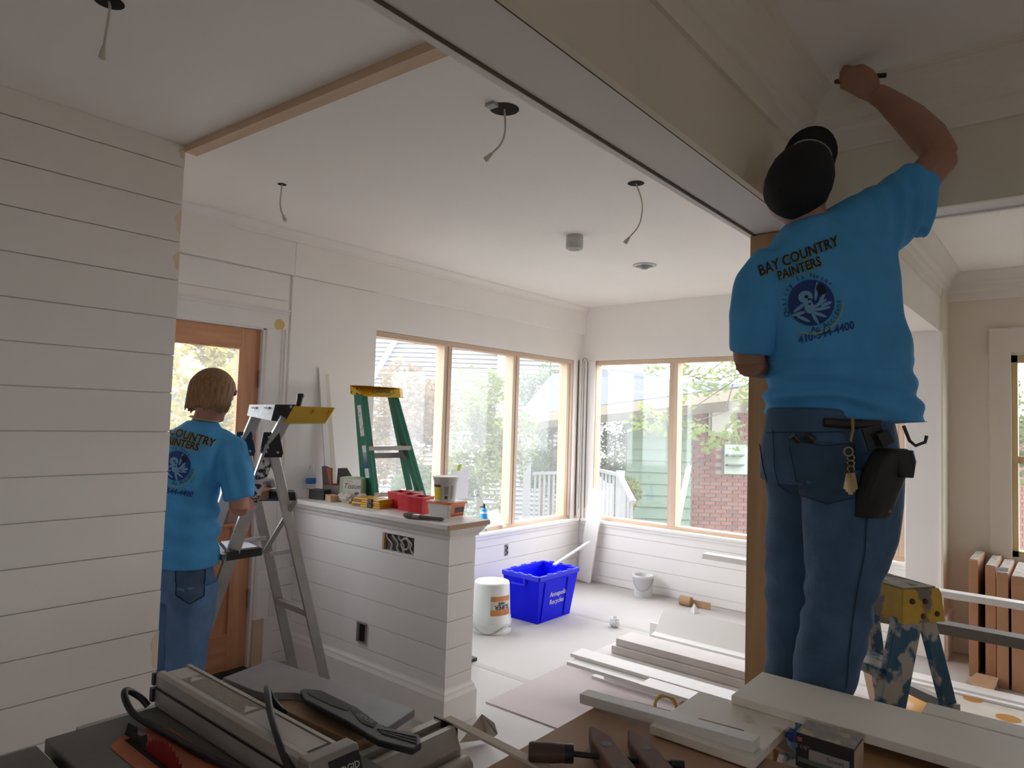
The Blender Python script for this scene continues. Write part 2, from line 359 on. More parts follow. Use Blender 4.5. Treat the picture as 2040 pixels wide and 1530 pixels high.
CRW = mat('crown_primer', (.80, .74, .65), .6)
def crown(o, side):      # mitred runs: on the beam and on the header
    pass
mb = MB(); n = len(PR)
mb.loft([[(-3.2, BY0-a, z) for a, z in PR], [(HX0-a, BY0-a, z) for a, z in PR], [(HX0-a, -4.2, z) for a, z in PR]], False, False)
obj('crown_moulding', mb, CRW, bm)
mb = MB()
mb.loft([[(HX1+a, -4.2, z) for a, z in PR], [(HX1+a, BY0-a, z) for a, z in PR], [(5.87-a, BY0-a, z) for a, z in PR], [(5.87-a, -4.2, z) for a, z in PR]], False, False)
obj('crown_moulding', mb, mat('crown_white', (.78, .755, .71), .6), bm)
# stud post where beam and header meet
sp = struct('trim_6', MB().box(HX0+.012, HX0+.05, BY1-.115, BY1-.012, 0, BZ), STUD)
obj('stud', MB().box(HX0+.012, HX0+.055, BY1-.245, BY1-.165, 0, BZ), STUD, sp, .002)
obj('stud', MB().box(HX0+.06, HX1-.02, BY1-.05, BY1-.012, 0, BZ), STUD, sp, .002)
obj('stud', MB().box(HX0+.06, HX1-.02, BY1-.14, BY1-.10, 0, BZ), STUD, sp, .002)
obj('stud', MB().box(HX0+.06, HX1-.02, BY1-.245, BY1-.205, 0, BZ), STUD, sp, .002)
obj('blocking', MB().box(HX0+.02, HX0+.055, BY1-.165, BY1-.115, 1.02, 1.06), STUD, sp)
# pilaster under the far beam end and the wall of the room beyond
pf = struct('wall_pilaster', MB().box(5.60, 5.92, BY0-.005, BY1, 0, BZ), WHITE)
obj('face_board', MB().box(5.59, 5.87, BY0-.022, BY0-.005, 0, BZ+.3), mat('pilaster_putty', (.78, .74, .64), .6), pf, .002)
obj('base_board', MB().box(5.575, 5.60, BY0-.03, BY1+.015, 0, .30), WHITE, pf, .004)
obj('base_board', MB().box(5.60, 5.87, BY0-.045, BY0-.022, 0, .30), WHITE, pf, .004)
w_ = MB().box(5.87, 6.02, .36, .73, 0, ZC).box(5.87, 6.02, -1.1, .36, 0, .72).box(5.87, 6.02, -1.1, .36, 2.11, ZC).box(5.87, 6.02, -4.2, -1.1, 0, ZC)
we = struct('wall_far', w_, mat('wall_putty', (.74, .68, .59), .7))
w3 = struct('window_3', MB().box(5.845, 5.87, .345, .47, .62, 2.30), mat('wall_putty', (.62, .58, .50)))
obj('head_casing', MB().box(5.843, 5.87, -1.2, .47, 2.13, 2.30), mat('wall_putty', (.62, .58, .50)), w3)
obj('frame', MB().box(5.88, 5.97, .31, .36, .72, 2.11).box(5.88, 5.97, -1.1, .36, 2.06, 2.11).box(5.88, 5.97, -1.1, .36, .72, .76).box(5.90, 5.95, -1.1, .31, 1.36, 1.41), mat('frame_putty', (.62, .48, .26), .6), w3)
obj('pane', MB().box(5.93, 5.933, -1.1, .32, .76, 2.06), PANE, w3)
# ---------------- half wall
HY0 = 2.462
hw = struct('wall_half', MB().box(2.536, 2.70, HY0+.016, Y2, 0, .99), WHITE)
zh = [.94, .80, .66, .52, .382, .244, .10]
for i, (a, b) in enumerate(zip(zh, zh[1:])):
    if i == 0:      # the first course is cut around the duct opening
        obj('board', MB().box(2.52, 2.536, HY0, 2.725, b+.003, a), WHITE, hw, .001)
        obj('board', MB().box(2.52, 2.536, 2.985, Y2-.012, b+.003, a), WHITE, hw, .001)
        obj('board', MB().box(2.52, 2.536, 2.725, 2.985, .91, a), WHITE, hw)
        obj('board', MB().box(2.52, 2.536, 2.725, 2.985, b+.003, .815), WHITE, hw)
    else:
        obj('board', MB().box(2.52, 2.536, HY0, Y2-.012, b+.003, a), WHITE, hw, .001)
    obj('end_board', MB().box(2.5365, 2.716, HY0, HY0+.016, b+.003, a), WHITE_P, hw, .001)
    obj('board', MB().box(2.70, 2.716, HY0+.0165, Y2-.016, b+.003, a), WHITE, hw, .001)
CAPM = mat('cap_paint', (.76, .73, .69), .5, var=.03)
obj('cap_board', MB().box(2.468, 2.785, HY0-.035, Y2-.019, .992, 1.018), CAPM, hw, .003)
obj('cap_edge', MB().box(2.47, 2.783, HY0-.039, HY0-.0345, .993, 1.017), wood('mdf_edge', (.38, .22, .12), (.50, .31, .18), 'x'), hw)
obj('cap_moulding', MB().loft([[(2.52-a, Y2-.019, z) for a, z in ((0, .94), (.012, .94), (.014, .955), (.028, .968), (.036, .9915), (0, .9915))], [(2.52-a, HY0-a, z) for a, z in ((0, .94), (.012, .94), (.014, .955), (.028, .968), (.036, .9915), (0, .9915))],
     [(2.716+a, HY0-a, z) for a, z in ((0, .94), (.012, .94), (.014, .955), (.028, .968), (.036, .9915), (0, .9915))], [(2.716+a, Y2-.019, z) for a, z in ((0, .94), (.012, .94), (.014, .955), (.028, .968), (.036, .9915), (0, .9915))]], False, False), CAPM, hw)
bp = ((0, 0), (.022, 0), (.022, .14), (.014, .158), (.012, .17), (.004, .18), (0, .19))
obj('base_board', MB().loft([[(2.52-a, Y2, z) for a, z in bp], [(2.52-a, HY0-a, z) for a, z in bp], [(2.716+a, HY0-a, z) for a, z in bp], [(2.716+a, Y2, z) for a, z in bp]], False, False), WHITE_P, hw)
# duct opening with rolled insulation, outlet boxes
INS = mat('insulation_paper', (.55, .52, .50), .8); CAVI = mat('cavity_brown', (.12, .09, .07), .9)
dv = obj('duct_opening', MB().box(2.535, 2.5355, 2.726, 2.984, .817, .909), CAVI, hw)
obj('cut_edge', MB().box(2.521, 2.5345, 2.970, 2.985, .816, .91), STUD, hw)
for k, (y0, ph) in enumerate(((2.95, 0), (2.90, 1.2), (2.86, .6), (2.80, 2.0))):
    pts = [(2.526, y0-.006*k - .05*i/10 + .012*math.sin(i*.8+ph), .905-.085*i/10) for i in range(11)]
    obj('wrapped_cable', MB().tube(pts, .005, 6), INS, hw)
pts = [(2.525, 2.80+.032*math.cos(a*.55), .868+.03*math.sin(a*.55)) for a in range(13)]
obj('wrapped_cable', MB().tube(pts, .006, 6), INS, hw)
BOXM = mat('outlet_metal', (.35, .34, .32), .5, .6)
ob = obj('outlet_box', MB().box(2.508, 2.5199, 3.085, 3.088, .276, .384).box(2.508, 2.5199, 3.145, 3.165, .276, .384).box(2.508, 2.5199, 3.088, 3.145, .379, .384).box(2.508, 2.5199, 3.088, 3.145, .276, .281), BOXM, hw)
obj('outlet_recess', MB().box(2.518, 2.5198, 3.088, 3.145, .281, .379), BLACK, hw)
obj('outlet_box', MB().box(4.61, 4.66, Y2-.0185, Y2-.0165, .37, .47), BOXM, wb)
obj('outlet_wires', MB().tube([(4.62, Y2-.021, .46), (4.65, Y2-.024, .44), (4.62, Y2-.024, .42), (4.655, Y2-.023, .40), (4.62, Y2-.021, .38)], .004, 5), BLACK, wb)
# paper sheets on the floor
def sheet(x0, x1, y0, y1, z, label, m, rz=0):
    c = Vector(((x0+x1)/2, (y0+y1)/2, z)); M = Matrix.Translation(c) @ Matrix.Rotation(rz, 4, 'Z')
    a, b = (x1-x0)/2, (y1-y0)/2
    o = obj('floor_paper', MB().box(-a, a, -b, b, 0, .006, M), m); return tag(o, label, 'floor paper', None)
PINKP = mat('rosin_paper', (.46, .395, .395), .8, var=.05, vscale=2, bump=.04, bscale=5)
sheet(2.93, 4.5, -.6, 2.53, .0005, 'pinkish rosin paper sheet spread over the floor before the stacked boards', PINKP, .02)
obj('paper_seam', MB().bar((3.30, 3.83, .0006), (3.30, 2.26, .0006), .05, .001), mat('seam_tape', (.44, .41, .39), .8), bpy.data.objects['floor'])
obj('paper_seam', MB().bar((4.70, 3.83, .0006), (4.70, 1.0, .0006), .05, .001), mat('seam_tape', (.44, .41, .39), .8), bpy.data.objects['floor'])
# ============================================================ OUTSIDE
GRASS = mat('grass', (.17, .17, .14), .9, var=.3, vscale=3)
tag(obj('ground', MB().box(-30, 60, -30, 60, -1.4, -1.25), GRASS), 'drab ground around the neighbouring houses', 'ground')['kind'] = 'structure'
def E_(r, d, z): return RH*r + FH*d + Vector((0, 0, z))
# white clapboard house behind the trees
SID = mat('white_siding', (.25, .255, .26), .6)
h = thing('clapboard_house', 'tall white clapboard house rising behind the leafy trees', 'house', E_(-3, 17, -1.25))
mb = MB()
for k in range(52):
    z = -1.25 + k*.105
    for (a, b) in ((-5.2, 2.1),):
        p = [E_(a, 16.02, z), E_(b, 16.02, z), E_(b, 16.045, z+.105), E_(a, 16.045, z+.105)]
        p = [E_(a, 15.99, z), E_(b, 15.99, z), E_(b, 16.04, z+.105), E_(a, 16.04, z+.105)]
        mb.add(p, [(0, 1, 2, 3)]); mb.add([E_(a, 15.99, z), E_(b, 15.99, z), E_(b, 16.04, z), E_(a, 16.04, z)], [(3, 2, 1, 0)])
obj('siding', mb, SID, h, kind='stuff')
obj('wall', MB().prism([E_(-5.2, 16.05, -1.25), E_(2.1, 16.05, -1.25), E_(2.1, 16.05, 4.2), E_(-5.2, 16.05, 4.2)], FH*6), SID, h)
obj('corner_board', MB().prism([E_(-.20, 15.94, -1.25), E_(-.05, 15.94, -1.25), E_(-.05, 15.94, 4.2), E_(-.20, 15.94, 4.2)], FH*.05), mat('corner_white', (.31, .315, .32)), h)
obj('chimney', MB().prism([E_(-.35, 15.6, 1.0), E_(-.02, 15.6, 1.0), E_(-.02, 15.6, 4.4), E_(-.35, 15.6, 4.4)], FH*.3), mat('chimney_stucco', (.42, .36, .37), .9), h)
obj('rake_board', MB().bar(E_(-3.25, 15.9, 2.4), E_(-2.6, 15.9, 3.6), .06, .12), mat('rake_grey', (.42, .43, .45)), h)
h = thing('grey_house', 'grey house with a white gutter behind the yellow tree', 'house', E_(-8.3, 15, -1.25))
obj('wall', MB().prism([E_(-9.5, 14, -1.25), E_(-5.6, 14, -1.25), E_(-5.6, 14, 3.6), E_(-9.5, 14, 3.6)], FH*3), mat('house_grey', (.26, .265, .28)), h)
obj('roof', MB().prism([E_(-9.7, 13.6, 2.35), E_(-5.4, 13.6, 1.7), E_(-5.4, 13.7, 1.85), E_(-9.7, 13.7, 2.5)], FH*1.0), mat('roof_grey', (.20, .21, .23)), h)
obj('gutter', MB().bar(E_(-9.7, 13.5, 2.42), E_(-5.4, 13.5, 1.76), .1, .06), mat('gutter_white', (.75, .76, .78)), h)
# porch with a shingled roof, posts and white railing
p = thing('porch', 'white porch with grey shingled roof and slatted railing', 'porch', E_(1.8, 12, -1.25))
SHG = mat('shingles', (.060, .072, .092), .85, var=.15, vscale=18)
CRM = mat('porch_cream', (.25, .22, .16), .6); PWH = mat('porch_white', (.29, .30, .31), .5)
mb = MB().add([at(1030, 829, 11.6), at(1500, 766, 11.6), at(1352, 764, 13.5), at(1312, 746, 14.2), at(1185, 732, 14.6), at(1100, 745, 14.6)], [(0, 1, 2, 3, 4, 5)])
mb2 = MB().prism([at(1030, 829, 11.6), at(1500, 766, 11.6), at(1352, 764, 13.5), at(1312, 746, 14.2), at(1185, 732, 14.6), at(1100, 745, 14.6)], (0, 0, -.08))
obj('roof', mb2, SHG, p)
obj('fascia', MB().prism([at(1030, 829, 11.58), at(1500, 770, 11.58), at(1500, 793, 11.58), at(1030, 845, 11.58)], FH*.1), CRM, p)
obj('soffit', MB().prism([at(1030, 845, 11.6), at(1500, 793, 11.6), at(1500, 815, 12.5), at(1030, 858, 12.5)], FH*.05), mat('soffit_grey', (.42, .38, .32)), p)
for px in (1053, 1189):
    a = at(px, 846, 11.9)
    o_ = obj('post', MB().box(-.065, .065, -.065, .065, -1.25, a.z, Matrix.Translation((a.x, a.y, 0)) @ Matrix.Rotation(CAM_YAW, 4, 'Z')), PWH, p)
    obj('capital', MB().box(-.09, .09, -.09, .09, a.z-.12, a.z, Matrix.Translation((a.x, a.y, 0)) @ Matrix.Rotation(CAM_YAW, 4, 'Z')), PWH, o_)
def rail(p0, p1, hgt, n, parent):
    obj('top_rail', MB().bar(p0, p1, .07, .05), PWH, parent)
    dz = Vector((0, 0, hgt))
    obj('bottom_rail', MB().bar(p0-dz, p1-dz, .06, .05), PWH, parent)
    for i in range(n):
        q = p0.lerp(p1, (i+.5)/n); obj('baluster', MB().bar(q-dz, q, .035, .035, FH), PWH, parent)
rail(at(1062, 943, 11.8), at(1185, 940, 11.4), .78, 13, p)
rail(at(1190, 936, 11.4), at(1234, 946, 10.6), .80, 6, p)
rail(at(1236, 950, 10.4), at(1262, 1000, 9.6), .75, 4, p)
a = at(1236, 938, 10.5)
obj('newel', MB().box(-.06, .06, -.06, .06, -1.25, a.z, Matrix.Translation((a.x, a.y, 0)) @ Matrix.Rotation(CAM_YAW, 4, 'Z')), PWH, p)
obj('deck', MB().prism([E_(.2, 11.2, -.25), E_(1.95, 11.2, -.25), E_(1.95, 13, -.25), E_(.2, 13, -.25)], (0, 0, -.15)), PWH, p)
# green clapboard wall and brick wall
g = thing('green_shed', 'green clapboard shed wall beside the red brick wall', 'shed', E_(2.7, 12.7, -1.25))
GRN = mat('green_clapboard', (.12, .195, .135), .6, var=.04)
x0 = 2.17; x1 = 3.36
obj('wall', MB().prism([E_(x0, 12.75, -1.25), E_(x1, 12.75, -1.25), E_(x1, 12.75, 1.9), E_(x0, 12.75, 1.9)], FH*.15), GRN, g)
for k in range(15):
    z = -1.25+.212*k
    q = [E_(x0, 12.69, z), E_(x1, 12.69, z), E_(x1, 12.73, z+.212), E_(x0, 12.73, z+.212)]
    obj('clapboard', MB().prism(q, FH*.02), GRN, g)
b = thing('brick_wall', 'red brick house wall with pale mortar joints', 'brick wall', E_(5, 13, -1.25))
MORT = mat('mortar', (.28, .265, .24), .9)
obj('mortar', MB().prism([E_(3.37, 13.02, -1.25), E_(5.4, 13.02, -1.25), E_(5.4, 13.02, 1.9), E_(3.37, 13.02, 1.9)], FH*.3), MORT, b)
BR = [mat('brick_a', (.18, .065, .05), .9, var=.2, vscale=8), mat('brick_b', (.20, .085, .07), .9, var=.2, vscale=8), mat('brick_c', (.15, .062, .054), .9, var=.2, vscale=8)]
bmesh_ = []
Rz = Matrix.Rotation(CAM_YAW-math.pi/2, 4, 'Z')
for k in range(3):
    me = MB().box(-.100, .100, -.012, .05, -.0285, .0285).mesh('brick'); me.materials.append(BR[k]); bmesh_.append(me)
half = MB().box(-.045, .045, -.012, .05, -.0285, .0285).mesh('brick_half'); half.materials.append(BR[1])
for row in range(41):
    z = -1.16 + row*.0735
    for c in range(6):
        r = 3.48 + c*.213 + (.1065 if row % 2 else 0)
        if 3.72 < r < 4.30 and 1.38 < z: continue
        if 4.0 < r < 4.6 and .62 < z < 1.22: continue
        o = bpy.data.objects.new('brick', bmesh_[random.choice((0, 0, 1, 1, 2))]); COL.objects.link(o)
        o.parent = b; o.matrix_parent_inverse = b.matrix_basis.inverted(); o.matrix_basis = Matrix.Translation(E_(r, 13.0, z)) @ Rz
# bricks further right, seen only as slivers past the pilaster
mb = MB()
for row in range(41):
    z = -1.16 + row*.0735
    for c in range(30):
        r = 4.80 + c*.213 + (.1065 if row % 2 else 0)
        mb.box(-.1, .1, -.012, .05, -.0285, .0285, Matrix.Translation(E_(r, 13.0, z)) @ Rz)
obj('brick_field', mb, BR[1], b, kind='stuff')
obj('mortar', MB().prism([E_(5.4, 13.02, -1.25), E_(11.5, 13.02, -1.25), E_(11.5, 13.02, 1.9), E_(5.4, 13.02, 1.9)], FH*.3), MORT, b)
wn = obj('window', MB().prism([E_(3.74, 12.95, 1.35), E_(4.28, 12.95, 1.35), E_(4.28, 12.95, 1.9), E_(3.74, 12.95, 1.9)], FH*.1), CRM, b)
obj('pane', MB().prism([E_(3.80, 12.93, 1.42), E_(4.2, 12.93, 1.42), E_(4.2, 12.93, 1.86), E_(3.8, 12.93, 1.86)], FH*.03), mat('dim_pane', (.35, .34, .28), .3), wn)
vt = obj('panel', MB().prism([E_(4.05, 12.94, .65), E_(4.56, 12.94, .65), E_(4.56, 12.94, 1.2), E_(4.05, 12.94, 1.2)], FH*.1), mat('panel_green', (.33, .40, .33), .6), b)
for z in (.98, .80): obj('vent_hood', MB().prism([E_(4.07, 12.93, z), E_(4.38, 12.93, z), E_(4.38, 12.80, z+.02), E_(4.07, 12.80, z+.02)], (0, 0, .03)), mat('hood_dark', (.12, .14, .13)), vt)
obj('roof_edge', MB().prism([E_(3.2, 12.6, 1.9), E_(11.5, 12.6, 2.3), E_(11.5, 12.6, 2.45), E_(3.2, 12.6, 2.05)], FH*.6), mat('soffit_grey', (.42, .38, .32)), b)
# trees and shrubs
def foliage(c, rx, ry, rz, n, size, seed):
    rnd = random.Random(seed); mb = MB(); c = Vector(c)
    blobs = [(Vector((rnd.uniform(-.75, .75)*rx, rnd.uniform(-.75, .75)*ry, rnd.uniform(-.8, .8)*rz)), rnd.uniform(.25, .5)) for _ in range(16)]
    for i in range(n):
        bc, br = rnd.choice(blobs)
        d = Vector((rnd.gauss(0, 1), rnd.gauss(0, 1), rnd.gauss(0, 1))).normalized()
        p = c + bc + Vector((d.x*rx, d.y*ry, d.z*rz))*br*rnd.uniform(.6, 1)
        u = Vector((rnd.gauss(0, 1), rnd.gauss(0, 1), rnd.gauss(0, .6))).normalized()
        v = u.orthogonal().normalized(); v = (v + u.cross(v)*rnd.uniform(-1, 1)).normalized()
        s = size*rnd.uniform(.6, 1.3)
        mb.add([p-u*s, p+v*s*.45, p+u*s, p-v*s*.45], [(0, 1, 2, 3)])
    return mb
def leafmat(name, col):
    if name in MATS: return MATS[name]
    m = bpy.data.materials.new(name); m.use_nodes = True; nt = m.node_tree; N = nt.nodes; L = nt.links
    N.remove(N['Principled BSDF']); d = N.new('ShaderNodeBsdfDiffuse'); t = N.new('ShaderNodeBsdfTranslucent'); mx = N.new('ShaderNodeMixShader')
    mx.inputs[0].default_value = .4
    tc = N.new('ShaderNodeTexCoord'); n = N.new('ShaderNodeTexNoise'); n.inputs['Scale'].default_value = 2.5; L.new(tc.outputs['Object'], n.inputs['Vector'])
    r = N.new('ShaderNodeValToRGB'); r.color_ramp.elements[0].position = .3; r.color_ramp.elements[1].position = .7
    r.color_ramp.elements[0].color = tuple(x*.7 for x in col)+(1,); r.color_ramp.elements[1].color = tuple(min(1, x*1.3) for x in col)+(1,)
    L.new(n.outputs['Fac'], r.inputs['Fac']); L.new(r.outputs[0], d.inputs[0]); L.new(r.outputs[0], t.inputs[0])
    L.new(d.outputs[0], mx.inputs[1]); L.new(t.outputs[0], mx.inputs[2]); L.new(mx.outputs[0], N['Material Output'].inputs['Surface'])
    MATS[name] = m; return m
BARK = mat('bark', (.14, .10, .08), .9)
def tree(name, label, cat, c, rx, rz, n, size, lm, seed):
    base = Vector((c.x, c.y, -1.25))
    t = thing(name, label, cat, base, 0)
    obj('foliage', foliage(c, rx, rx, rz, n, size, seed), lm, t, kind='stuff')
    top = c + Vector((0, 0, rz*.4))
    obj('trunk', MB().tube([base, base.lerp(top, .5)+Vector((.05, .04, 0)), top], [.07, .05, .015], 6), BARK, t)
    return t
G1 = leafmat('leaf_fresh', (.16, .20, .07)); G2 = leafmat('leaf_dark', (.10, .15, .07)); G3 = leafmat('leaf_red', (.22, .165, .10)); G4 = leafmat('leaf_yellow', (.36, .31, .10)); G5 = leafmat('leaf_lime', (.17, .22, .07))
tree('maple_tree', 'reddish Japanese maple behind the green stepladder', 'tree', at(795, 880, 8.4), .72, .88, 4200, .05, G3, 3)
tree('garden_tree', 'green garden tree between the two left window posts', 'tree', at(958, 900, 11.2), .78, 1.25, 4200, .055, G1, 4)
tree('garden_tree', 'bushy green tree rising above the porch roof', 'tree', at(1085, 790, 15.2), .5, .6, 2200, .06, G2, 5)
tree('shrub', 'low green shrub at the foot of the maple tree', 'shrub', at(872, 1010, 7.0), .42, .45, 2600, .045, G2, 6)
tree('shrub', 'dark evergreen shrub beside the green clapboard shed', 'shrub', at(1226, 895, 14.2), .42, .75, 2600, .045, G2, 7)
tree('shrub', 'dark shrub growing behind the porch railing', 'shrub', at(1100, 905, 13.6), .55, .75, 3000, .05, G2, 8)
tree('shrub', 'lime green shrub at the porch stairs', 'shrub', at(1250, 975, 12.0), .22, .35, 900, .04, G5, 9)
tree('golden_tree', 'golden yellow tree outside the glazed door', 'tree', at(400, 850, 10.5), 1.2, 1.5, 4000, .07, G4, 10)
tree('golden_tree', 'tall yellow tree beside the grey house gable', 'tree', at(440, 705, 12.2), .6, .7, 1800, .08, G4, 11)
tree('shrub', 'green shrub outside the far window of the next room', 'shrub', at(2060, 850, 9.5), .5, 1.2, 1800, .06, G1, 15)
# leafy branch reaching in front of the right-hand window
br = thing('leafy_branch', 'thin branch with fresh green leaves before the brick wall', 'branch', at(1500, 800, 8.4))
tw = [[(1520, 690), (1460, 760), (1400, 800), (1350, 830)], [(1440, 720), (1395, 755), (1360, 742)], [(1500, 740), (1430, 755), (1370, 750)], [(1470, 830), (1440, 862), (1410, 878)], [(1460, 765), (1445, 820), (1400, 835)]]
for k, path in enumerate(tw):
    obj('twig', MB().tube([at(x, y, 8.4+.15*k) for x, y in path], [.010, .008, .006, .004][:len(path)], 5), BARK, br)
rnd = random.Random(21); lf = MB()
cl = [(1370, 735), (1400, 745), (1440, 740), (1470, 725), (1480, 760), (1430, 770), (1390, 770), (1360, 800), (1330, 830), (1290, 815), (1275, 845), (1310, 850), (1400, 850), (1440, 870), (1470, 880), (1420, 890), (1460, 850), (1380, 860), (1300, 730), (1340, 722), (1480, 790)]
for i in range(620):
    x, y = rnd.choice(cl); q = at(x+rnd.gauss(0, 13), y+rnd.gauss(0, 10), 8.4+rnd.uniform(-.4, .5))
    u = Vector((rnd.gauss(0, 1), rnd.gauss(0, 1), rnd.gauss(0, .5))).normalized(); v = u.orthogonal(); s = .045*rnd.uniform(.6, 1.3)
    lf.add([q-u*s, q+v*s*.5, q+u*s, q-v*s*.5], [(0, 1, 2, 3)])
obj('leaves', lf, G5, br, kind='stuff')
pw = [at(1210, 735, 10.5), at(1230, 765, 10.4), at(1260, 780, 10.3), at(1290, 782, 10.2)]
tag(obj('overhead_cable', MB().tube([at(1180, 690, 10.6)]+pw, .012, 5), mat('cable_white', (.75, .76, .78))), 'white cable drooping over the shingled porch roof', 'cable')
_a, _b = at(1350, 1040, 8.0), at(1372, 930, 8.3); _a = _a + (_b-_a)*((-1.25-_a.z)/(_b.z-_a.z))
tag(obj('leaning_plank', MB().bar(_a, _b, .14, .04, RH), mat('pale_plank', (.66, .55, .40))), 'pale wooden plank leaning outside against the window', 'plank')
# ============================================================ PEOPLE
from mathutils.bvhtree import BVHTree
from mathutils import noise as mnoise
def ring(c, ex, ey, a, b, n=28, p=2.3):
    out = []
    for k in range(n):
        t = 2*math.pi*k/n; co, si = math.cos(t), math.sin(t)
        out.append(Vector(c) + Vector(ex)*(a*math.copysign(abs(co)**(2/p), co)) + Vector(ey)*(b*math.copysign(abs(si)**(2/p), si)))
    return out
def bake(mb, voxel=.008, smooth=4, name='body'):
    me = mb.mesh(name); o = bpy.data.objects.new('tmp', me); COL.objects.link(o)
    r = o.modifiers.new('r', 'REMESH'); r.mode = 'VOXEL'; r.voxel_size = voxel; r.use_smooth_shade = True
    if smooth: s = o.modifiers.new('s', 'SMOOTH'); s.iterations = smooth; s.factor = .5
    dg = bpy.context.evaluated_depsgraph_get(); out = bpy.data.meshes.new_from_object(o.evaluated_get(dg)); out.name = name
    bpy.data.objects.remove(o); bpy.data.meshes.remove(me)
    for p in out.polygons: p.use_smooth = True
    return out
def bvh(me): return BVHTree.FromPolygons([v.co.copy() for v in me.vertices], [tuple(p.vertices) for p in me.polygons])
def deform(me, fn):
    nn = [v.normal.copy() for v in me.vertices]
    for v, n in zip(me.vertices, nn): v.co += n*fn(v.co)
    me.update()
def hit(tree, px, py):
    d = (at(px, py, 1)-EYE).normalized()
    h = tree.ray_cast(EYE, d)
    return h
def patch(tree, grid, off, thick=.0):            # grid rows of pixel points laid onto a surface
    mb = MB(); rows = len(grid); cols = len(grid[0]); pts = []; last = None
    for r in grid:
        for q in r:
            h = hit(tree, *q)
            if h[0] is None: pts.append(None)
            else: pts.append(h[0] + h[1]*off)
    for i, p in enumerate(pts):
        if p is None:
            pts[i] = min((q for q in pts if q is not None), key=lambda q: abs(pts.index(q)-i))
    mb.add(pts, [(i*cols+j, i*cols+j+1, (i+1)*cols+j+1, (i+1)*cols+j) for i in range(rows-1) for j in range(cols-1)], True)
    return mb
def print_px(name, mb, cx, cy, ang, tree, m, parent, off=.0025, sx=1, shear=0):   # flat lettering laid onto cloth
    ca, sa = math.cos(ang), math.sin(ang); out = MB(); ok = True; vs = []
    for v in mb.v:
        x = v.x*sx; y = v.y + shear*v.x*sx
        h = hit(tree, cx + x*ca + y*sa, cy + x*sa - y*ca)
        if h[0] is None: vs.append(None)
        else: vs.append(h[0]+h[1]*off)
    good = [i for i, v in enumerate(vs) if v is not None]
    if not good: return None
    mp = {i: k for k, i in enumerate(good)}
    fs = [tuple(mp[i] for i in f) for f in mb.f if all(vs[i] is not None for i in f)]
    out.add([vs[i] for i in good], fs)
    return obj(name, out, m, parent)
def ringtext(txt, R, size, a0, a1):              # letters along an arc, in flat coordinates
    out = MB(); n = len(txt)
    for i, ch in enumerate(txt):
        if ch == ' ': continue
        a = a0 + (a1-a0)*i/(n-1); t = text_mb(ch, size)
        flip = a1 > a0
        rot = a - math.pi/2 if not flip else a + math.pi/2
        out.add([Vector((R*math.cos(a)+v.x*math.cos(rot)-v.y*math.sin(rot), R*math.sin(a)+v.x*math.sin(rot)+v.y*math.cos(rot), 0)) for v in t.v], t.f)
    return out
def arcband(r0, r1, a0, a1, n=24):
    mb = MB()
    for i in range(n):
        t0 = a0+(a1-a0)*i/n; t1 = a0+(a1-a0)*(i+1)/n
        mb.add([(r0*math.cos(t0), r0*math.sin(t0), 0), (r1*math.cos(t0), r1*math.sin(t0), 0), (r1*math.cos(t1), r1*math.sin(t1), 0), (r0*math.cos(t1), r0*math.sin(t1), 0)], [(0, 1, 2, 3)])
    return mb
def discgrid(r, n=28, k=6):
    mb = MB()
    for i in range(k): 
        b = arcband(r*i/k, r*(i+1)/k, 0, 2*math.pi, n); mb.add(b.v, b.f)
    return mb
def blob(cx, cy, rx, ry, rot=0, n=16):
    return MB().add([(cx+rx*math.cos(2*math.pi*k/n)*math.cos(rot)-ry*math.sin(2*math.pi*k/n)*math.sin(rot), cy+rx*math.cos(2*math.pi*k/n)*math.sin(rot)+ry*math.sin(2*math.pi*k/n)*math.cos(rot), 0) for k in range(n)], [tuple(range(n))])
def fingers(mb, wrist, palm_dir, across, back, L=.085, curl=1.0, spread=.0):
    """hand with palm and five bent fingers; palm_dir from wrist to knuckles, across towards the thumb, back = back of hand"""
    pd, ac, bk = (Vector(v).normalized() for v in (palm_dir, across, back))
    rings = []
    for t, hw, th in ((-.01, .026, .022), (.02, .034, .019), (.055, .041, .016), (.085, .041, .013)):
        rings.append(ring(wrist + pd*t, ac, bk, hw, th, 14, 2.6))
    mb.loft(rings)
    for k, (off, ln) in enumerate(((.030, .92), (.010, 1.0), (-.010, .94), (-.029, .76))):
        p = wrist + pd*.078 + ac*off; pts = [p]; ang = 0
        for j, seg in enumerate((.045, .030, .024)):
            ang += curl*(.55, .95, .75)[j]
            p = p + (pd*math.cos(ang) - bk*math.sin(ang))*seg*ln; pts.append(p)
        mb.tube(pts, [.0095, .009, .0085, .007], 8)
    p = wrist + pd*.022 + ac*.028
    mb.tube([p, p+ac*.022+pd*.022-bk*.008, p+ac*.026+pd*.052-bk*.02, p+ac*.012+pd*.072-bk*.03], [.014, .012, .0105, .008], 8)
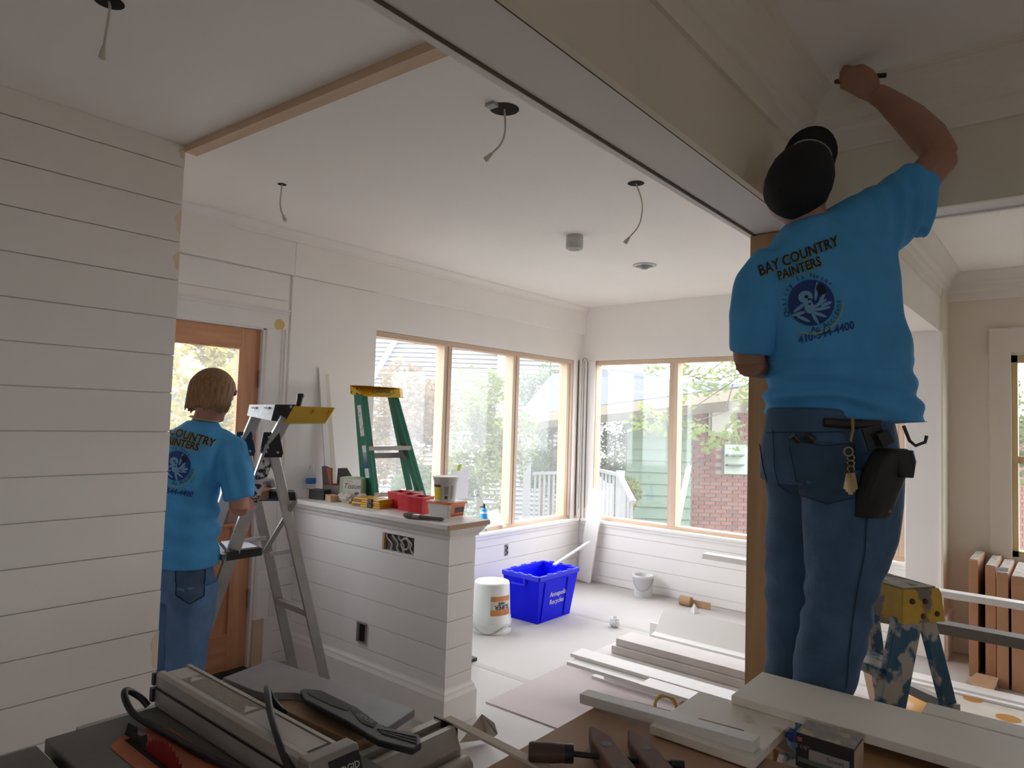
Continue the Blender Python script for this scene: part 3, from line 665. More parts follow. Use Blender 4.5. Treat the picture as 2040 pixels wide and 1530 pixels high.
def head(mb, c, f, u, s=1.0):
    f = Vector(f).normalized(); r = f.cross(Vector(u)).normalized(); u = r.cross(f).normalized(); c = Vector(c)
    M = Matrix((r, f, u)).transposed()
    mb.ball(c, .076*s, .096*s, .105*s, 20, 14, M)
    mb.ball(c + f*.022*s - u*.055*s, .058*s, .068*s, .065*s, 16, 10, M)         # jaw
    mb.ball(c + f*.072*s - u*.098*s, .026*s, .020*s, .020*s, 12, 8, M)          # chin
    mb.tube([c + f*.088*s + u*.018*s, c + f*.112*s - u*.022*s, c + f*.095*s - u*.038*s], [.009*s, .015*s, .012*s], 8)   # nose
    mb.ball(c + f*.085*s - u*.062*s, .026*s, .014*s, .010*s, 10, 6, M)          # mouth
    mb.tube([c + f*.085*s - r*.05*s + u*.028*s, c + f*.096*s + u*.032*s, c + f*.085*s + r*.05*s + u*.028*s], .012*s, 8)  # brow
    for sd in (-1, 1): mb.ball(c + r*sd*.079*s - f*.008*s - u*.008*s, .009*s, .02*s, .032*s, 10, 8, M)                   # ears
    return r, f, u
SKIN = mat('skin_tan', (.36, .185, .12), .55, var=.08, vscale=20, sub=.0)
SKIN2 = mat('skin_rosy', (.50, .25, .17), .5, var=.06, vscale=20)
SHIRT = mat('shirt_blue', (.065, .335, .68), .85, var=.08, vscale=9, bump=.25, bscale=22)
DENIM = mat('denim', (.048, .105, .19), .85, var=.25, vscale=7, bump=.25, bscale=60, spots=(.075, .15, .25), sscale=5, sthr=.62)
DENIM2 = mat('denim_faded', (.11, .22, .42), .85, var=.25, vscale=7, bump=.25, bscale=60)
POCK = mat('denim_pocket', (.036, .08, .14), .85, var=.25, vscale=9)
INK = mat('print_black', (.015, .015, .03), .8); INKY = mat('print_yellow', (.42, .38, .07), .8); INKB = mat('print_navy', (.015, .05, .22), .8); INKL = mat('print_pale', (.16, .36, .58), .8)
STITCH = mat('jean_stitch', (.018, .035, .06), .9)
# ------------------------------------------------------------ man on the paint-splashed ladder
BASE1 = Vector((2.03, .56, .58))
man = thing('person', 'man in blue T-shirt and black cap reaching up to the ceiling corner', 'person', BASE1)
D1 = 1.95
def pr(px, py, d, hw, b, psi=0, roll=0, p=2.3, n=30):
    ex = (RH*math.cos(psi) + FH*math.sin(psi)); ey = FH*math.cos(psi) - RH*math.sin(psi)
    ex2 = ex*math.cos(roll) + Vector((0, 0, 1))*math.sin(roll)
    return ring(at(px, py, d), ex2, ey, hw*d/FPX, b, n, p)
bd = MB()       # bare figure: one continuous surface
bd.loft([pr(1652, 900, D1, 112, .10), pr(1650, 800, D1, 100, .095), pr(1645, 650, D1, 112, .10), pr(1640, 540, D1, 122, .10), pr(1635, 485, D1, 95, .08), pr(1612, 450, D1, 42, .06)])
bd.tube([at(1618, 470, D1), at(1604, 430, D1-.005), at(1594, 395, D1-.005)], [.062, .058, .058], 14)
HC = at(1588, 370, D1-.01)
HF = (FH*.45 + RH*.50 + Vector((0, 0, .95))).normalized()
hr, hf, hu = head(bd, HC, HF, (Vector((0, 0, .55)) - FH*.9), 1.04)
bd.tube([at(1720, 470, D1), at(1800, 400, D1-.02), at(1872, 318, D1-.05), at(1884, 306, D1-.05)], [.062, .052, .046, .040], 14)          # raised upper arm
bd.tube([at(1878, 312, D1-.05), at(1850, 275, D1-.01), at(1812, 236, D1+.05), at(1765, 198, D1+.12), at(1745, 186, D1+.135)], [.042, .050, .046, .034, .031], 14)
WR = at(1752, 190, D1+.13)
fingers(bd, WR, at(1695, 158, D1+.17)-WR, at(1760, 140, D1+.13)-at(1740, 200, D1+.13), -FH*.8-Vector((0, 0, .5)), curl=1.05)
bd.tube([at(1530, 545, D1), at(1503, 600, D1-.01), at(1492, 680, D1-.01), at(1492, 722, D1)], [.060, .050, .046, .043], 14)              # lowered arm
bd.tube([at(1492, 722, D1), at(1515, 726, D1+.09), at(1540, 715, D1+.20)], [.043, .044, .034], 14)
WL = at(1540, 714, D1+.20)
fingers(bd, WL, at(1556, 700, D1+.30)-WL, Vector((0, 0, 1)), -RH, curl=.6)
for pts, rr in (([(1600, 930, 2.02), (1580, 1060, 2.09), (1568, 1190, 2.10), (1564, 1380, 2.13), (1560, 1490, 2.13)], [.065, .055, .042, .036, .034]), ([(1690, 930, 1.9), (1690, 1060, 1.88), (1670, 1200, 1.89), (1640, 1380, 1.94), (1620, 1510, 1.97)], [.075, .065, .048, .040, .036])):
    bd.tube([at(*q) for q in pts], rr, 14)
bme = bake(bd, .006, 3, 'body')
body = obj('body', bme, SKIN, man)
for sd in (-1, 1):
    obj('eye', MB().ball(HC + hf*.090 + hr*sd*.032 + hu*.006, .011, n=10, k=6), mat('eye_white', (.8, .8, .78), .2), man)
# shirt
sh = MB()
sh.loft([pr(1681, 836, D1+.02, 150, .150, -.10, -.03), pr(1674, 790, D1+.01, 145, .148, -.10), pr(1668, 720, D1, 136, .140, -.05), pr(1656, 640, D1, 135, .130, 0, .06), pr(1644, 570, D1, 140, .128, 0, .12), pr(1636, 520, D1, 134, .118, 0, .22), pr(1636, 480, D1, 112, .10, 0, .28), pr(1622, 450, D1, 66, .078, 0, .28), pr(1614, 438, D1, 46, .066, 0, .28)])
sh.tube([at(1660, 500, D1), at(1735, 452, D1), at(1795, 402, D1-.02), at(1838, 346, D1-.035)], [.115, .102, .082, .055], 20)
sh.tube([at(1790, 440, D1), at(1818, 405, D1-.01), at(1846, 372, D1-.02)], [.085, .072, .04], 16)
sh.tube([at(1545, 530, D1), at(1512, 570, D1-.01), at(1496, 630, D1-.01), at(1494, 702, D1-.01)], [.068, .070, .064, .056], 20)
sme = bake(sh, .008, 5, 'shirt')
A1 = at(1790, 520, D1-.1); dirf = (at(1560, 800, D1) - A1).normalized()
def fold1(p):
    q = p - A1; along = q.dot(dirf); perp = (q - dirf*along)
    s = perp.dot(UP) + .35*perp.dot(RT)
    m_ = max(0, 1 - abs(along-.25)/.42)
    f = .008*m_*math.sin(s*75 + 3*mnoise.noise(p*5))
    lo = max(0, 1-abs(p.z-1.66)/.12); f += .008*lo*math.sin(p.z*110 + 4*(p.dot(RH)) + 3*mnoise.noise(p*7))
    sl = max(0, 1-(p-at(1810, 420, D1-.08)).length/.17); f += .009*sl*math.sin((p-A1).dot(RT)*120 + 2*mnoise.noise(p*6))
    return f + .009*mnoise.noise(p*7)
deform(sme, fold1)
shirt = obj('shirt', sme, SHIRT, man)
tr = bvh(sme)
B1 = print_px('print_name', text_mb('BAY COUNTRY', 29, shear=.12, bold=.55), 1589, 512, math.radians(-21), tr, INK, shirt, .004, .84)
print_px('print_shadow', text_mb('BAY COUNTRY', 29, shear=.12, bold=.95), 1590, 513, math.radians(-21), tr, INKY, shirt, .0025, .84)
print_px('print_name', text_mb('PAINTERS', 26, shear=.1, bold=.5), 1592, 537, math.radians(-20), tr, INK, shirt, .004, .80)
print_px('print_shadow', text_mb('PAINTERS', 26, shear=.1, bold=.9), 1593, 538, math.radians(-20), tr, INKY, shirt, .0025, .80)
def emblem(cx, cy, ang, R, tree, parent, sx=1):
    print_px('emblem_disc', discgrid(R), cx, cy, ang, tree, INKB, parent, .0025, sx)
    s = R/48
    parts = [blob(-10*s, 14*s, 15*s, 13*s), blob(-6*s, -8*s, 10*s, 14*s)]
    for (x, y, l, a) in ((-26, -6, 15, .5), (-30, -18, 15, .1), (-22, -30, 16, -.6), (14, -6, 20, .4), (18, -16, 20, 0), (10, -26, 18, -.5), (22, 4, 14, .9), (14, 22, 20, 1.3), (2, -34, 14, -1.2), (30, -8, 12, .2)):
        parts.append(blob(x*s, y*s, l*s, 3.6*s, a))
    for q in parts: print_px('emblem_figure', q, cx, cy, ang, tree, INKL, parent, .0045, sx)
    for q in (blob(-8*s, 14*s, 4*s, 3*s), blob(-3*s, 8*s, 4*s, 2*s), blob(24*s, 24*s, 9*s, 12*s, .5), blob(-4*s, -2*s, 3*s, 2*s)): print_px('emblem_mark', q, cx, cy, ang, tree, INK, parent, .006, sx)
    print_px('emblem_text', ringtext('Quality Is Never', R*1.16, 15*s, math.radians(195), math.radians(35)), cx, cy, ang, tree, INK, parent, .003, sx)
    print_px('emblem_text', ringtext('An Accident', R*1.16, 15*s, math.radians(265), math.radians(352)), cx, cy, ang, tree, INK, parent, .003, sx)
    print_px('emblem_arc', arcband(R*1.33, R*1.38, math.radians(235), math.radians(350)), cx, cy, ang, tree, INKY, parent, .003, sx)
emblem(1616, 603, math.radians(-10), 46, tr, shirt)
print_px('print_phone', text_mb('410-544-4400', 23, shear=.15, bold=.4), 1645, 663, math.radians(-16), tr, INKB, shirt, .003, .88)
# jeans
jn = MB()
PS = .25
jn.loft([pr(1645, 960, D1, 128, .135, PS), pr(1652, 900, D1, 136, .140, PS), pr(1652, 850, D1, 130, .128, PS), pr(1652, 815, D1, 124, .12, PS)])
def leg(pts):
    jn.loft([ring(at(x, y, d), RH, FH, hw*d/FPX, b, 24, 2.2) for x, y, d, hw, b in pts])
leg([(1692, 930, 1.89, 98, .125), (1696, 1000, 1.875, 92, .115), (1693, 1070, 1.875, 85, .105), (1683, 1135, 1.88, 75, .095), (1670, 1200, 1.89, 63, .085), (1654, 1290, 1.92, 63, .085), (1638, 1370, 1.94, 55, .078), (1620, 1495, 1.97, 50, .075)])
leg([(1592, 930, 2.03, 68, .115), (1588, 1010, 2.08, 54, .095), (1574, 1100, 2.10, 44, .085), (1567, 1160, 2.10, 39, .078), (1568, 1250, 2.12, 37, .075), (1564, 1370, 2.13, 36, .072), (1560, 1475, 2.13, 37, .072)])
jme = bake(jn, .008, 4, 'jeans')
def fold2(p):
    f = .007*mnoise.noise(Vector((p.x*6, p.y*6, p.z*8)))
    kn = max(0, 1-abs(p.z-1.07)/.16); f += .0045*kn*math.sin(p.z*75 + p.dot(RH)*30 + 2*mnoise.noise(p*6))
    an = max(0, 1-abs(p.z-.78)/.2); f += .004*an*math.sin(p.z*60 - p.dot(RH)*25 + 2*mnoise.noise(p*5))
    return f
deform(jme, fold2)
jeans = obj('jeans', jme, DENIM, man)
tj = bvh(jme)
def quadgrid(a, b, c, d, n=8, m_=8, droop=0):
    g = []
    for i in range(n+1):
        t = i/n; row = []
        for j in range(m_+1):
            s = j/m_; x = (a[0]*(1-s)+b[0]*s)*(1-t)+(d[0]*(1-s)+c[0]*s)*t; y = (a[1]*(1-s)+b[1]*s)*(1-t)+(d[1]*(1-s)+c[1]*s)*t
            row.append((x, y + droop*t*(1-abs(2*s-1))))
        g.append(row)
    return g
pk = obj('back_pocket', patch(tj, quadgrid((1572, 876), (1700, 884), (1704, 990), (1592, 985), 8, 8, 18), .004), POCK, jeans)
def stitch(path, name='stitching', r=.0011, off=.004, tree=None, m_=None, par=None):
    pts = []
    for (x0, y0), (x1, y1) in zip(path, path[1:]):
        for k in range(8):
            h = hit(tree or tj, x0+(x1-x0)*k/8, y0+(y1-y0)*k/8)
            if h[0] is not None: pts.append(h[0]+h[1]*off)
    if len(pts) > 1: obj(name, MB().tube(pts, r, 5), m_ or STITCH, par or jeans)
stitch([(1572, 876), (1640, 888), (1700, 884), (1704, 990), (1650, 1004), (1592, 985), (1572, 876)], off=.005)
stitch([(1728, 1000), (1722, 1100), (1702, 1200), (1690, 1300), (1684, 1380)], r=.0016)
stitch([(1542, 858), (1545, 930), (1552, 965), (1582, 985)], r=.0013)
stitch([(1520, 862), (1600, 862), (1690, 860)], r=.0013)
stitch([(1516, 880), (1522, 925), (1532, 965)], r=.0018)
LEA = mat('belt_leather', (.035, .022, .015), .5)
stitch([(1640, 842), (1700, 846), (1752, 840)], 'belt', .013, .004, tj, LEA)
# pocket knife, keys, tool pouch, shoes
obj('pocket_tool', MB().tube([at(1578, 868, 1.80), at(1592, 880, 1.80)], .010).tube([at(1606, 866, 1.80), at(1620, 878, 1.80)], .011), BLACK, man)
BRS = mat('key_brass', (.35, .27, .14), .4, .9)
ck = MB().tube([at(1698, 832, 1.77), at(1699, 858, 1.755), at(1694, 880, 1.75)], .004, 6).tube([at(1690+9*math.cos(a), 900+9*math.sin(a), 1.75) for a in [k*.7 for k in range(10)]], .003, 5)
for k in range(3): ck.tube([at(1695+7*math.cos(a), 912+k*11+7*math.sin(a), 1.752) for a in [j*.7 for j in range(10)]], .0022, 5)
kc = obj('key_chain', ck, BRS, man)
obj('key_ring', MB().tube([at(1690+9*math.cos(a), 934+9*math.sin(a), 1.752) for a in [j*.7 for j in range(10)]], .003, 5), mat('dark_ring', (.03, .03, .03), .4), kc)
for k in range(5): obj('key', MB().bar(at(1690+k*2, 942, 1.752-.002*k), at(1684+5*k, 985-abs(k-2)*5, 1.748), .004, .012, RH), BRS, kc)
po = MB().loft([ring(at(x, y, d), RH*.9+FH*.43, FH*.9-RH*.43, a, b, 18, 3.2) for x, y, d, a, b in ((1736, 1030, 1.775, .048, .030), (1748, 985, 1.765, .056, .036), (1764, 935, 1.76, .058, .04), (1776, 905, 1.755, .052, .036), (1776, 893, 1.755, .040, .03))])
pouch = obj('tool_pouch', bake(po, .005, 2, 'tool_pouch'), mat('black_leather', (.008, .008, .009), .55), man)
obj('pouch_flap', MB().loft([ring(at(x, y, 1.745), RH, FH, a, .03, 14, 3) for x, y, a in ((1797, 950, .020), (1792, 918, .036), (1780, 896, .045))]), mat('black_leather', (.008, .008, .009)), pouch)
obj('pouch_strap', MB().bar(at(1735, 850, 1.76), at(1750, 895, 1.755), .05, .006, FH).bar(at(1752, 878, 1.74), at(1775, 868, 1.74), .035, .008, FH), mat('black_leather', (.008, .008, .009)), pouch)
obj('pouch_rivet', MB().ball(at(1772, 1018, 1.735), .004, n=8, k=5), BRS, pouch)
obj('tool_hook', MB().tube([at(1800, 848, 1.88), at(1812, 878, 1.87), at(1824, 888, 1.865), at(1843, 881, 1.86), at(1846, 868, 1.86)], .0045, 7), mat('hook_steel', (.06, .06, .06), .4, .8), man)
SHOE = mat('shoe_leather', (.10, .065, .04), .7)
for px, d in ((1560, 2.13), (1620, 1.97)):
    c = at(px, 1500, d); c.z = .585
    fdir = (FH*.8 - RH*.25).normalized(); sdir = fdir.cross(Vector((0, 0, 1)))
    s_ = MB().loft([ring(c + fdir*t + Vector((0, 0, zz)), sdir, Vector((0, 0, 1)), a, b, 14, 2.6) for t, zz, a, b in ((-.09, .045, .030, .04), (-.03, .055, .040, .055), (.06, .045, .046, .042), (.14, .035, .044, .032), (.19, .030, .025, .024))])
    obj('shoe', s_, SHOE, man)
# cap and glasses
M3 = Matrix((hr, hf, hu)).transposed()
capm = MB(); rings = []
for i in range(9):
    a = -.32 + (math.pi/2+.32)*i/8; cr = max(math.cos(a), .03)
    rings.append([HC + hu*.010 + M3 @ Vector((.090*cr*math.cos(t), .112*cr*math.sin(t), .118*math.sin(a))) for t in [2*math.pi*k/28 for k in range(28)]])
capm.loft(rings)
CAPB = mat('cap_black', (.006, .006, .007), .85, bump=.2, bscale=80)
cap_o = obj('cap', capm, CAPB, man)
bl = []
for k in range(13):
    t = math.pi*k/12; x = .074*math.cos(t); base = HC + hu*.012 + hr*x + hf*(.105*math.sqrt(max(0, 1-(x/.088)**2)))
    tip = HC + hu*(.040 - .5*x*x/.08) + hr*x*.98 + hf*(.118 + .095*math.sin(t)**.6)
    bl.append((base, tip))
bm_ = MB()
for off in (0, .004):
    bm_.add([q + hu*off for b_, t_ in bl for q in (b_, b_.lerp(t_, .5)+hu*.006, t_)], [(i*3+j, (i+1)*3+j, (i+1)*3+j+1, i*3+j+1) for i in range(12) for j in range(2)], True)
obj('cap_bill', bm_, CAPB, cap_o)
seam = [HC + hu*.010 + M3 @ Vector((.091*math.cos(.9)*math.cos(t), .113*math.cos(.9)*math.sin(t), .120*math.sin(.9))) for t in [math.pi*(.15+.7*k/10) for k in range(11)]]
obj('cap_piping', MB().tube(seam, .0018, 5), mat('piping_grey', (.35, .35, .36)), cap_o)
gl = MB()
for sd in (-1, 1):
    gl.tube([HC + hr*sd*.083 - hf*.01 + hu*.012, HC + hr*sd*.084 + hf*.06 + hu*.014, HC + hr*sd*.072 + hf*.104 + hu*.012], .0025, 5)
    gl.tube([HC + hr*sd*.036 + hf*.112 + hr*.024*math.cos(a) + hu*(.006+.018*math.sin(a)) for a in [k*.6 for k in range(12)]], .002, 5)
obj('glasses', gl, BLACK, man)
br1 = thing('paint_brush', 'small brush in the raised hand at the crown moulding', 'brush', at(1700, 160, D1+.2))
obj('handle', MB().tube([at(1766, 150, D1+.16), at(1735, 152, D1+.18), at(1700, 158, D1+.215)], [.008, .007, .006], 8), BLACK, br1)
obj('bristles', MB().tube([at(1700, 158, D1+.215), at(1672, 162, D1+.235), at(1662, 163, D1+.24)], [.007, .009, .006], 8), mat('bristle_brown', (.12, .07, .05), .9), br1)
# ------------------------------------------------------------ man at the door
D2 = 3.3
man2 = thing('person', 'brown-haired man in blue T-shirt working beside the aluminium ladder', 'person', (at(365, 1000, D2).x, at(365, 1000, D2).y, 0))
P2 = -.55
def p2r(px, py, hw, b, psi=P2, roll=0, d=D2, p=2.3): return pr(px, py, d, hw, b, psi, roll, p, 26)
bd = MB()
bd.loft([p2r(362, 1150, 50, .085), p2r(364, 1060, 58, .09), p2r(372, 950, 70, .10), p2r(384, 890, 78, .095), p2r(395, 858, 52, .075), p2r(404, 842, 26, .06)])
bd.tube([at(402, 855, D2), at(412, 828, D2+.01), at(420, 800, D2+.02)], [.062, .056, .058], 14)
HC2 = at(424, 786, D2+.02); HF2 = (FH*.9 + RH*.35 - Vector((0, 0, .22))).normalized()
r2, f2, u2 = head(bd, HC2, HF2, (0, 0, 1), 1.04)
bd.tube([at(452, 885, D2+.02), at(468, 930, D2-.02), at(476, 985, D2-.04), at(476, 1012, D2-.03)], [.058, .052, .047, .045], 14)
bd.tube([at(476, 1012, D2-.03), at(490, 1002, D2+.06), at(505, 985, D2+.16)], [.045, .044, .034], 14)
W2 = at(506, 984, D2+.17)
fingers(bd, W2, RH*.5+FH*.8+Vector((0, 0, .1)), Vector((0, 0, 1)), RH, curl=.7)
bd.tube([at(312, 885, D2+.1), at(300, 940, D2+.1), at(300, 1010, D2+.12), at(330, 1020, D2+.25), at(420, 1030, D2+.38)], [.058, .052, .046, .042, .034], 14)
W3 = at(425, 1030, D2+.38)
fingers(bd, W3, RH*.9+FH*.3, Vector((0, 0, 1)), -FH, curl=.7)
for x, dd in ((385, -.06), (345, .10)):
    bd.tube([at(x, 1150, D2+dd), at(x-8, 1280, D2+dd), at(x-20, 1420, D2+dd)], [.065, .048, .036], 14)
bme = bake(bd, .007, 3, 'body'); obj('body', bme, SKIN2, man2)
for sd in (-1, 1): obj('eye', MB().ball(HC2 + f2*.090 + r2*sd*.032 + u2*.006, .011, n=10, k=6), mat('eye_white', (.8, .8, .78)), man2)
sh = MB()
sh.loft([p2r(362, 1124, 78, .150), p2r(362, 1070, 77, .145), p2r(364, 1000, 76, .135), p2r(372, 940, 80, .13), p2r(380, 895, 86, .12), p2r(388, 870, 76, .105), p2r(398, 850, 46, .085), p2r(404, 838, 28, .066)])
sh.tube([at(428, 882, D2), at(456, 900, D2-.01), at(472, 945, D2-.03), at(479, 994, D2-.045)], [.085, .088, .076, .068], 18)
sh.tube([at(330, 880, D2+.1), at(308, 910, D2+.1), at(300, 985, D2+.12)], [.08, .08, .07], 18)
sme2 = bake(sh, .009, 5, 'shirt')
def fold3(p):
    lo = max(0, 1-abs(p.z-1.0)/.2)
    f = .010*lo*math.sin(p.z*60 + p.dot(RH)*18 + 2*mnoise.noise(p*5))
    sl = max(0, 1-(p-at(455, 940, D2-.1)).length/.2); f += .010*sl*math.sin((p.dot(RH))*90 + p.z*25)
    return f + .006*mnoise.noise(p*7)
deform(sme2, fold3)
shirt2 = obj('shirt', sme2, mat('shirt_blue', (.06, .25, .50)), man2)
t2_ = bvh(sme2)
print_px('print_name', text_mb('BAY COUNTRY', 23, shear=.12, bold=.4), 363, 866, math.radians(16), t2_, INK, shirt2, .006, .82)
print_px('print_shadow', text_mb('BAY COUNTRY', 23, shear=.12, bold=.7), 364, 867, math.radians(16), t2_, INKY, shirt2, .004, .82)
print_px('print_name', text_mb('PAINTERS', 21, shear=.1, bold=.4), 361, 884, math.radians(13), t2_, INK, shirt2, .006, .80)
print_px('print_shadow', text_mb('PAINTERS', 21, shear=.1, bold=.7), 362, 885, math.radians(13), t2_, INKY, shirt2, .004, .80)
emblem(353, 928, math.radians(6), 30, t2_, shirt2, .9)
print_px('print_phone', text_mb('410-544-4400', 16, shear=.15, bold=.3), 346, 979, math.radians(9), t2_, INKB, shirt2, .004, .85)
jn = MB()
jn.loft([p2r(362, 1190, 66, .125), p2r(362, 1140, 66, .125), p2r(362, 1100, 62, .115)])
jn.loft([ring(at(x, y, D2-.06), RH, FH, hw*D2/FPX, b, 22, 2.2) for x, y, hw, b in ((384, 1160, 44, .12), (382, 1220, 42, .11), (372, 1300, 36, .095), (364, 1380, 33, .085), (358, 1438, 34, .085))])
jn.loft([ring(at(x, y, D2+.10), RH, FH, hw*D2/FPX, b, 22, 2.2) for x, y, hw, b in ((346, 1160, 44, .12), (344, 1220, 40, .11), (340, 1300, 34, .095), (336, 1380, 32, .085), (334, 1425, 33, .085))])
jme2 = bake(jn, .009, 4, 'jeans')
deform(jme2, lambda p: .007*mnoise.noise(Vector((p.x*6, p.y*6, p.z*10))))
jeans2 = obj('jeans', jme2, DENIM2, man2)
tj2 = bvh(jme2)
obj('back_pocket', patch(tj2, quadgrid((351, 1131), (407, 1133), (405, 1186), (352, 1184), 6, 6, 14), .006), mat('denim_pocket2', (.065, .12, .21), .85, var=.2, vscale=9), jeans2)
stitch([(351, 1131), (407, 1133), (405, 1186), (378, 1202), (352, 1184), (351, 1131)], off=.008, tree=tj2, par=jeans2, r=.0025)
for x, dd in ((358, -.06), (334, .10)):
    c = at(x, 1440, D2+dd); c.z = 0
    fdir = (FH*.75 + RH*.6).normalized(); sdir = fdir.cross(Vector((0, 0, 1)))
    obj('shoe', MB().loft([ring(c + fdir*t + Vector((0, 0, zz)), sdir, Vector((0, 0, 1)), a, b, 14, 2.6) for t, zz, a, b in ((-.09, .045, .030, .04), (-.03, .055, .040, .055), (.06, .045, .046, .042), (.14, .035, .044, .032), (.19, .030, .025, .024))]), SHOE, man2)
# hair: a bob with combed strands
hm = MB(); rings = []
N_ = 96
for i in range(13):
    a = -1.02 + (math.pi/2+1.02)*i/12; cr = max(math.cos(a), .02) if a > 0 else (1 - .10*(a/-1.02)**2)
    row = []
    for k in range(N_):
        t = 2*math.pi*k/N_
        front = max(0, math.sin(t))
        zz = .118*math.sin(a)
        if a < 0 and front > .35: zz = max(zz, .055*front - .01)
        if a < 0: zz += .010*math.sin(t*9)+.006*math.sin(t*23) if a < -.8 else 0
        w_ = 1 + .018*math.sin(t*24 + 2*math.sin(i*.5)) + .012*math.sin(t*41+i*.3)
        row.append(HC2 + u2*.012 + Matrix((r2, f2, u2)).transposed() @ Vector((.104*cr*math.cos(t)*w_, (.112*cr*math.sin(t)-.008)*w_, zz)))
    rings.append(row)
hm.loft(rings)
HAIR = mat('hair_brown', (.24, .125, .05), .5, var=.45, vscale=9, stretch=(14, 14, 1.2), bump=.4, bscale=30)
obj('hair', hm, HAIR, man2)
nk = [at(406, 834, D2) + RH*.066*math.cos(a) + FH*.066*math.sin(a) + Vector((0, 0, -.012*math.cos(a))) for a in [2*math.pi*k/24 for k in range(25)]]
obj('necklace', MB().tube(nk, .0035, 6), mat('gold_chain', (.55, .45, .28), .35, .8), man2)
# ============================================================ LADDERS
ALU = mat('aluminium', (.52, .51, .50), .42, .75, var=.08, vscale=12, spots=(.70, .68, .62), sscale=9, sthr=.66)
ALUD = mat('aluminium_dull', (.40, .385, .36), .5, .6, var=.1, vscale=10)
BLKP = mat('ladder_black', (.012, .012, .013), .5, spots=(.5, .5, .5), sscale=22, sthr=.66)
YELP = mat('ladder_yellow', (.72, .45, .02), .45)
RIV = mat('rivet', (.55, .55, .55), .35, .8)
# ---- aluminium platform ladder by the half wall
apN, apF = at(541, 886, 3.35), at(487, 884, 3.70)
fNR, fFR = onz(655, 1400, 0), onz(590, 1372, 0)
fNF, fFF = onz(345, 1440, 0), onz(300, 1400, 0)
fFF.y = min(fFF.y, 3.74)
al = thing('step_ladder', 'aluminium platform ladder with black hinges and a yellow tray beside the door', 'ladder', ((fNR+fFF)/2).to_tuple()[:2] + (0,))
wd = (apN-apF).normalized()
def rail_(n, a, b, w=.055, t=.024, m_=ALU): return obj(n, MB().bar(a, b, w, t, wd), m_, al, .003)
rNF = rail_('front_rail', apN, fNF + Vector((0, 0, .03)), .062); rFF = rail_('front_rail', apF, fFF + Vector((0, 0, .03)), .062)
rNR = rail_('rear_rail', apN, fNR + Vector((0, 0, .03)), .048, .024); rFR = rail_('rear_rail', apF, fFR + Vector((0, 0, .03)), .048, .024, ALUD)
for f in (fNF, fFF, fNR, fFR): obj('foot', MB().box(f.x-.035, f.x+.035, f.y-.03, f.y+.03, 0, .032), BLACK, al, .005)
for t in (.63, .93):
    obj('rear_bar', MB().bar(apN.lerp(fNR, t), apF.lerp(fFR, t), .035, .03), ALUD, al)
# hinge plates with rivets
for q, ap in enumerate((apN, apF)):
    off = wd*(.018 if q == 0 else -.018)
    nrm = -wd if q else wd
    px, py = ((541, 886), (487, 884))[q]; d = (3.35, 3.70)[q]; k = 1 if q == 0 else .95
    poly = [(-19, -25), (12, -25), (20, 16), (17, 25), (-18, 25), (-26, 12)]
    pl = obj('hinge_plate', MB().prism([at(px+x*k, py+y*k, d) + wd*.016 for x, y in poly], wd*.008), BLKP, al)
    for x, y in ((-8, -15), (-14, 14), (9, 15)): obj('rivet', MB().ball(at(px+x*k, py+y*k, d) + wd*.026, .007, n=10, k=6), RIV, pl)
# upper posts and head
tN, tF = at(570, 832, 3.33), at(510, 830, 3.68)
obj('upper_rail', MB().bar(apN, tN, .055, .024, wd), ALU, al, .003); obj('upper_rail', MB().bar(apF, tF, .055, .024, wd), ALUD, al, .003)
HEADG = mat('ladder_grey', (.32, .32, .33), .5, spots=(.65, .65, .65), sscale=40, sthr=.6)
hd_ = obj('head', MB().prism([at(497, 806, 3.67), at(548, 806, 3.35), at(540, 838, 3.35), at(492, 828, 3.67)], RH*.05 + FH*.03), HEADG, al)
obj('head_cap', MB().prism([at(548, 806, 3.34), at(588, 806, 3.32), at(584, 828, 3.32), at(562, 840, 3.32), at(540, 838, 3.34)], FH*.06), BLKP, al)
for x in (505, 530): obj('slot', MB().prism([at(x, 811, 3.62 if x < 520 else 3.46), at(x+10, 811, 3.58 if x < 520 else 3.42), at(x+10, 814, 3.58 if x < 520 else 3.42), at(x, 814, 3.62 if x < 520 else 3.46)], -FH*.03), BLACK, hd_)
obj('strut', MB().bar(at(588, 998, 3.42), at(527, 1100, 3.5), .022, .012, wd), ALUD, al)
# yellow tray hooked on the head
yt = [at(586, 809, 3.30), at(667, 812, 3.18), at(649, 840, 3.2), at(567, 842, 3.31)]
yo = obj('tray', MB().prism(yt, FH*.012).prism([at(567, 842, 3.31), at(649, 840, 3.2), at(649, 844, 3.36), at(575, 845, 3.46)], Vector((0, 0, .008))).prism([at(667, 812, 3.18), at(649, 840, 3.2), at(649, 840, 3.36), at(667, 814, 3.36)], -RH*.01), YELP, al)
obj('tray_rib', MB().bar(at(622, 813, 3.24), at(618, 822, 3.245), .015, .02, FH), YELP, yo); obj('tray_rib', MB().bar(at(652, 814, 3.20), at(650, 824, 3.20), .015, .02, FH), YELP, yo)
hn = thing('brush_handle', 'black tool handle standing up behind the yellow ladder tray', 'handle', at(594, 808, 3.36))
obj('grip', MB().tube([at(593, 812, 3.37), at(597, 796, 3.37), at(598, 790, 3.37)], [.013, .014, .014], 12), BLACK, hn)
obj('knob', MB().tube([at(598, 792, 3.37), at(599, 787, 3.37), at(599, 784, 3.37)], [.016, .018, .014], 12), BLACK, hn)
